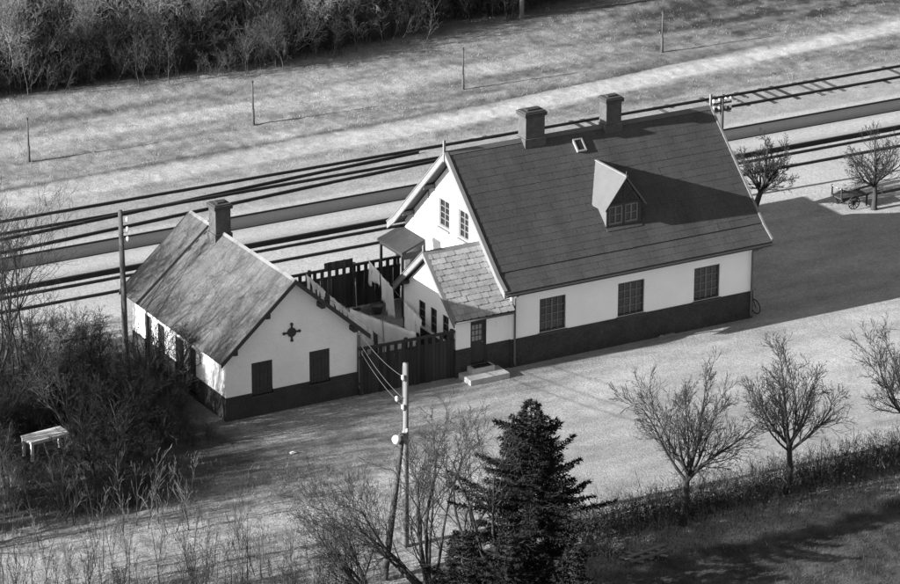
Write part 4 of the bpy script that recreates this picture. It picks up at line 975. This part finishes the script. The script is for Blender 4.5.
# saplings of the foreground meadow
R = np.random.RandomState(77)
SAP = [dict(step=.3, jit=.05, up=.05, start=.15, kids=6, ang=(.2, .55), ratio=.42, taper=.3, rr=.55), dict(step=.18, jit=.08, up=.05, start=.3, kids=2.5, ang=(.25, .6), ratio=.45, taper=.5, rr=.7), dict(step=.14, jit=.1, up=.04, start=.9, kids=0, ang=(.4, .8), ratio=.5, taper=.6)]
sap_px = [(12, 490), (58, 500), (75, 515), (110, 505), (148, 520), (112, 560), (160, 575), (188, 560), (205, 590), (225, 585), (232, 600), (243, 575), (262, 570), (283, 592), (290, 575), (300, 610), (318, 588), (330, 605), (345, 598), (70, 590), (30, 600), (140, 604), (178, 612), (255, 606), (215, 555), (98, 530), (40, 540), (130, 590), (355, 615), (275, 612), (240, 550), (310, 560)] + [(R.uniform(0, 350), R.uniform(545, 615)) for _ in range(30)] + [(R.uniform(0, 380), R.uniform(590, 640)) for _ in range(40)] + [(R.uniform(0, 190), R.uniform(495, 530)) for _ in range(20)]
for i, (px, py) in enumerate(sap_px):
    p = P(px, py+8); bare_tree('slender pale sapling in the meadow below the thicket' if (py < 530 or i % 3 == 0) else 'slender dark-stemmed bare sapling in the meadow below the thicket', (p.x, p.y, 0), 300+i, SAP, R.uniform(1.3, 2.7), R.uniform(.014, .026), (R.normal(0, .12), R.normal(0, .1), 1), 'saplings in the meadow', 'twig_pale' if (py < 530 or i % 3 == 0) else 'twig', 'sapling', rmin=.007, tl=0)
sp = []
for i in range(22):
    px = R.uniform(60, 360); py = R.uniform(590, 640); q = P(px, py); sp.append((q.x, q.y, 0, R.uniform(.45, .9), R.uniform(0, 6.28), R.randint(6)))
scatter('brushwood', 'low bare brushwood along the near edge of the meadow', 'undergrowth', bv, sp, 'twig')

# grass
def blades(n, fx, h0, h1, R, w=.010):
    P0 = []; 
    pts = np.array([fx() for _ in range(n)]); h = R.uniform(h0, h1, n); a = R.uniform(0, 6.28, n); ln = R.normal(0, .45, (n, 2))*h[:, None]
    z = height(pts[:, 0], pts[:, 1])-.01; b = np.stack([np.cos(a), np.sin(a), np.zeros(n)], -1)*w
    A = np.stack([pts[:, 0], pts[:, 1], z], -1); T = A+np.stack([ln[:, 0], ln[:, 1], h], -1); V = np.stack([A-b, A+b, T], 1).reshape(-1, 3)
    return fastmesh('grass', V, np.arange(3*n).reshape(-1, 3))
R = np.random.RandomState(99)
def meadow():
    while True:
        q = P(R.uniform(-40, 400), R.uniform(455, 640))
        if R.rand() < .25+.75*float(fbm(np.array([q.x*.9]), np.array([q.y*.9]), 2)[0] > .47): return q.x, q.y
tag(link('grass', blades(11000, meadow, .06, .24, R), 'straw'), 'tall dry grass of the meadow below the thicket', 'grass', kind='stuff')
def tuft():
    while True:
        x, y = R.uniform(-12, 46), R.uniform(26.6, 43)
        if float(fbm(np.array([x*1.2]), np.array([y*1.5]), 2)[0]) > .5 and abs(y-float(road_y(x))) > 1.1: return x, y
tag(link('grass', blades(9000, tuft, .04, .13, R, .012), 'straw'), 'short dry grass tufts of the field beyond the tracks', 'grass', kind='stuff')
def low_right():
    x, y = R.uniform(-9, 16), R.uniform(-27, -15.8); return x, y
tag(link('grass', blades(22000, low_right, .04, .18, R, .011), 'straw_shaded'), 'rough grass on the near side of the hedge, shade put into its colour', 'grass', kind='stuff')
def hedge_foot():
    return R.uniform(-8, 16), -17.2+R.normal(0, .55)
tag(link('grass', blades(9000, hedge_foot, .06, .22, R, .012), 'straw'), 'pale dry grass along the foot of the hedge', 'grass', kind='stuff')
print('segments', sum(SEEDS), SEEDS, 'needles', NT, 'polys', sum(len(o.data.polygons) for o in scene.objects if o.type == 'MESH'))
print('TIME', time.time()-T0)
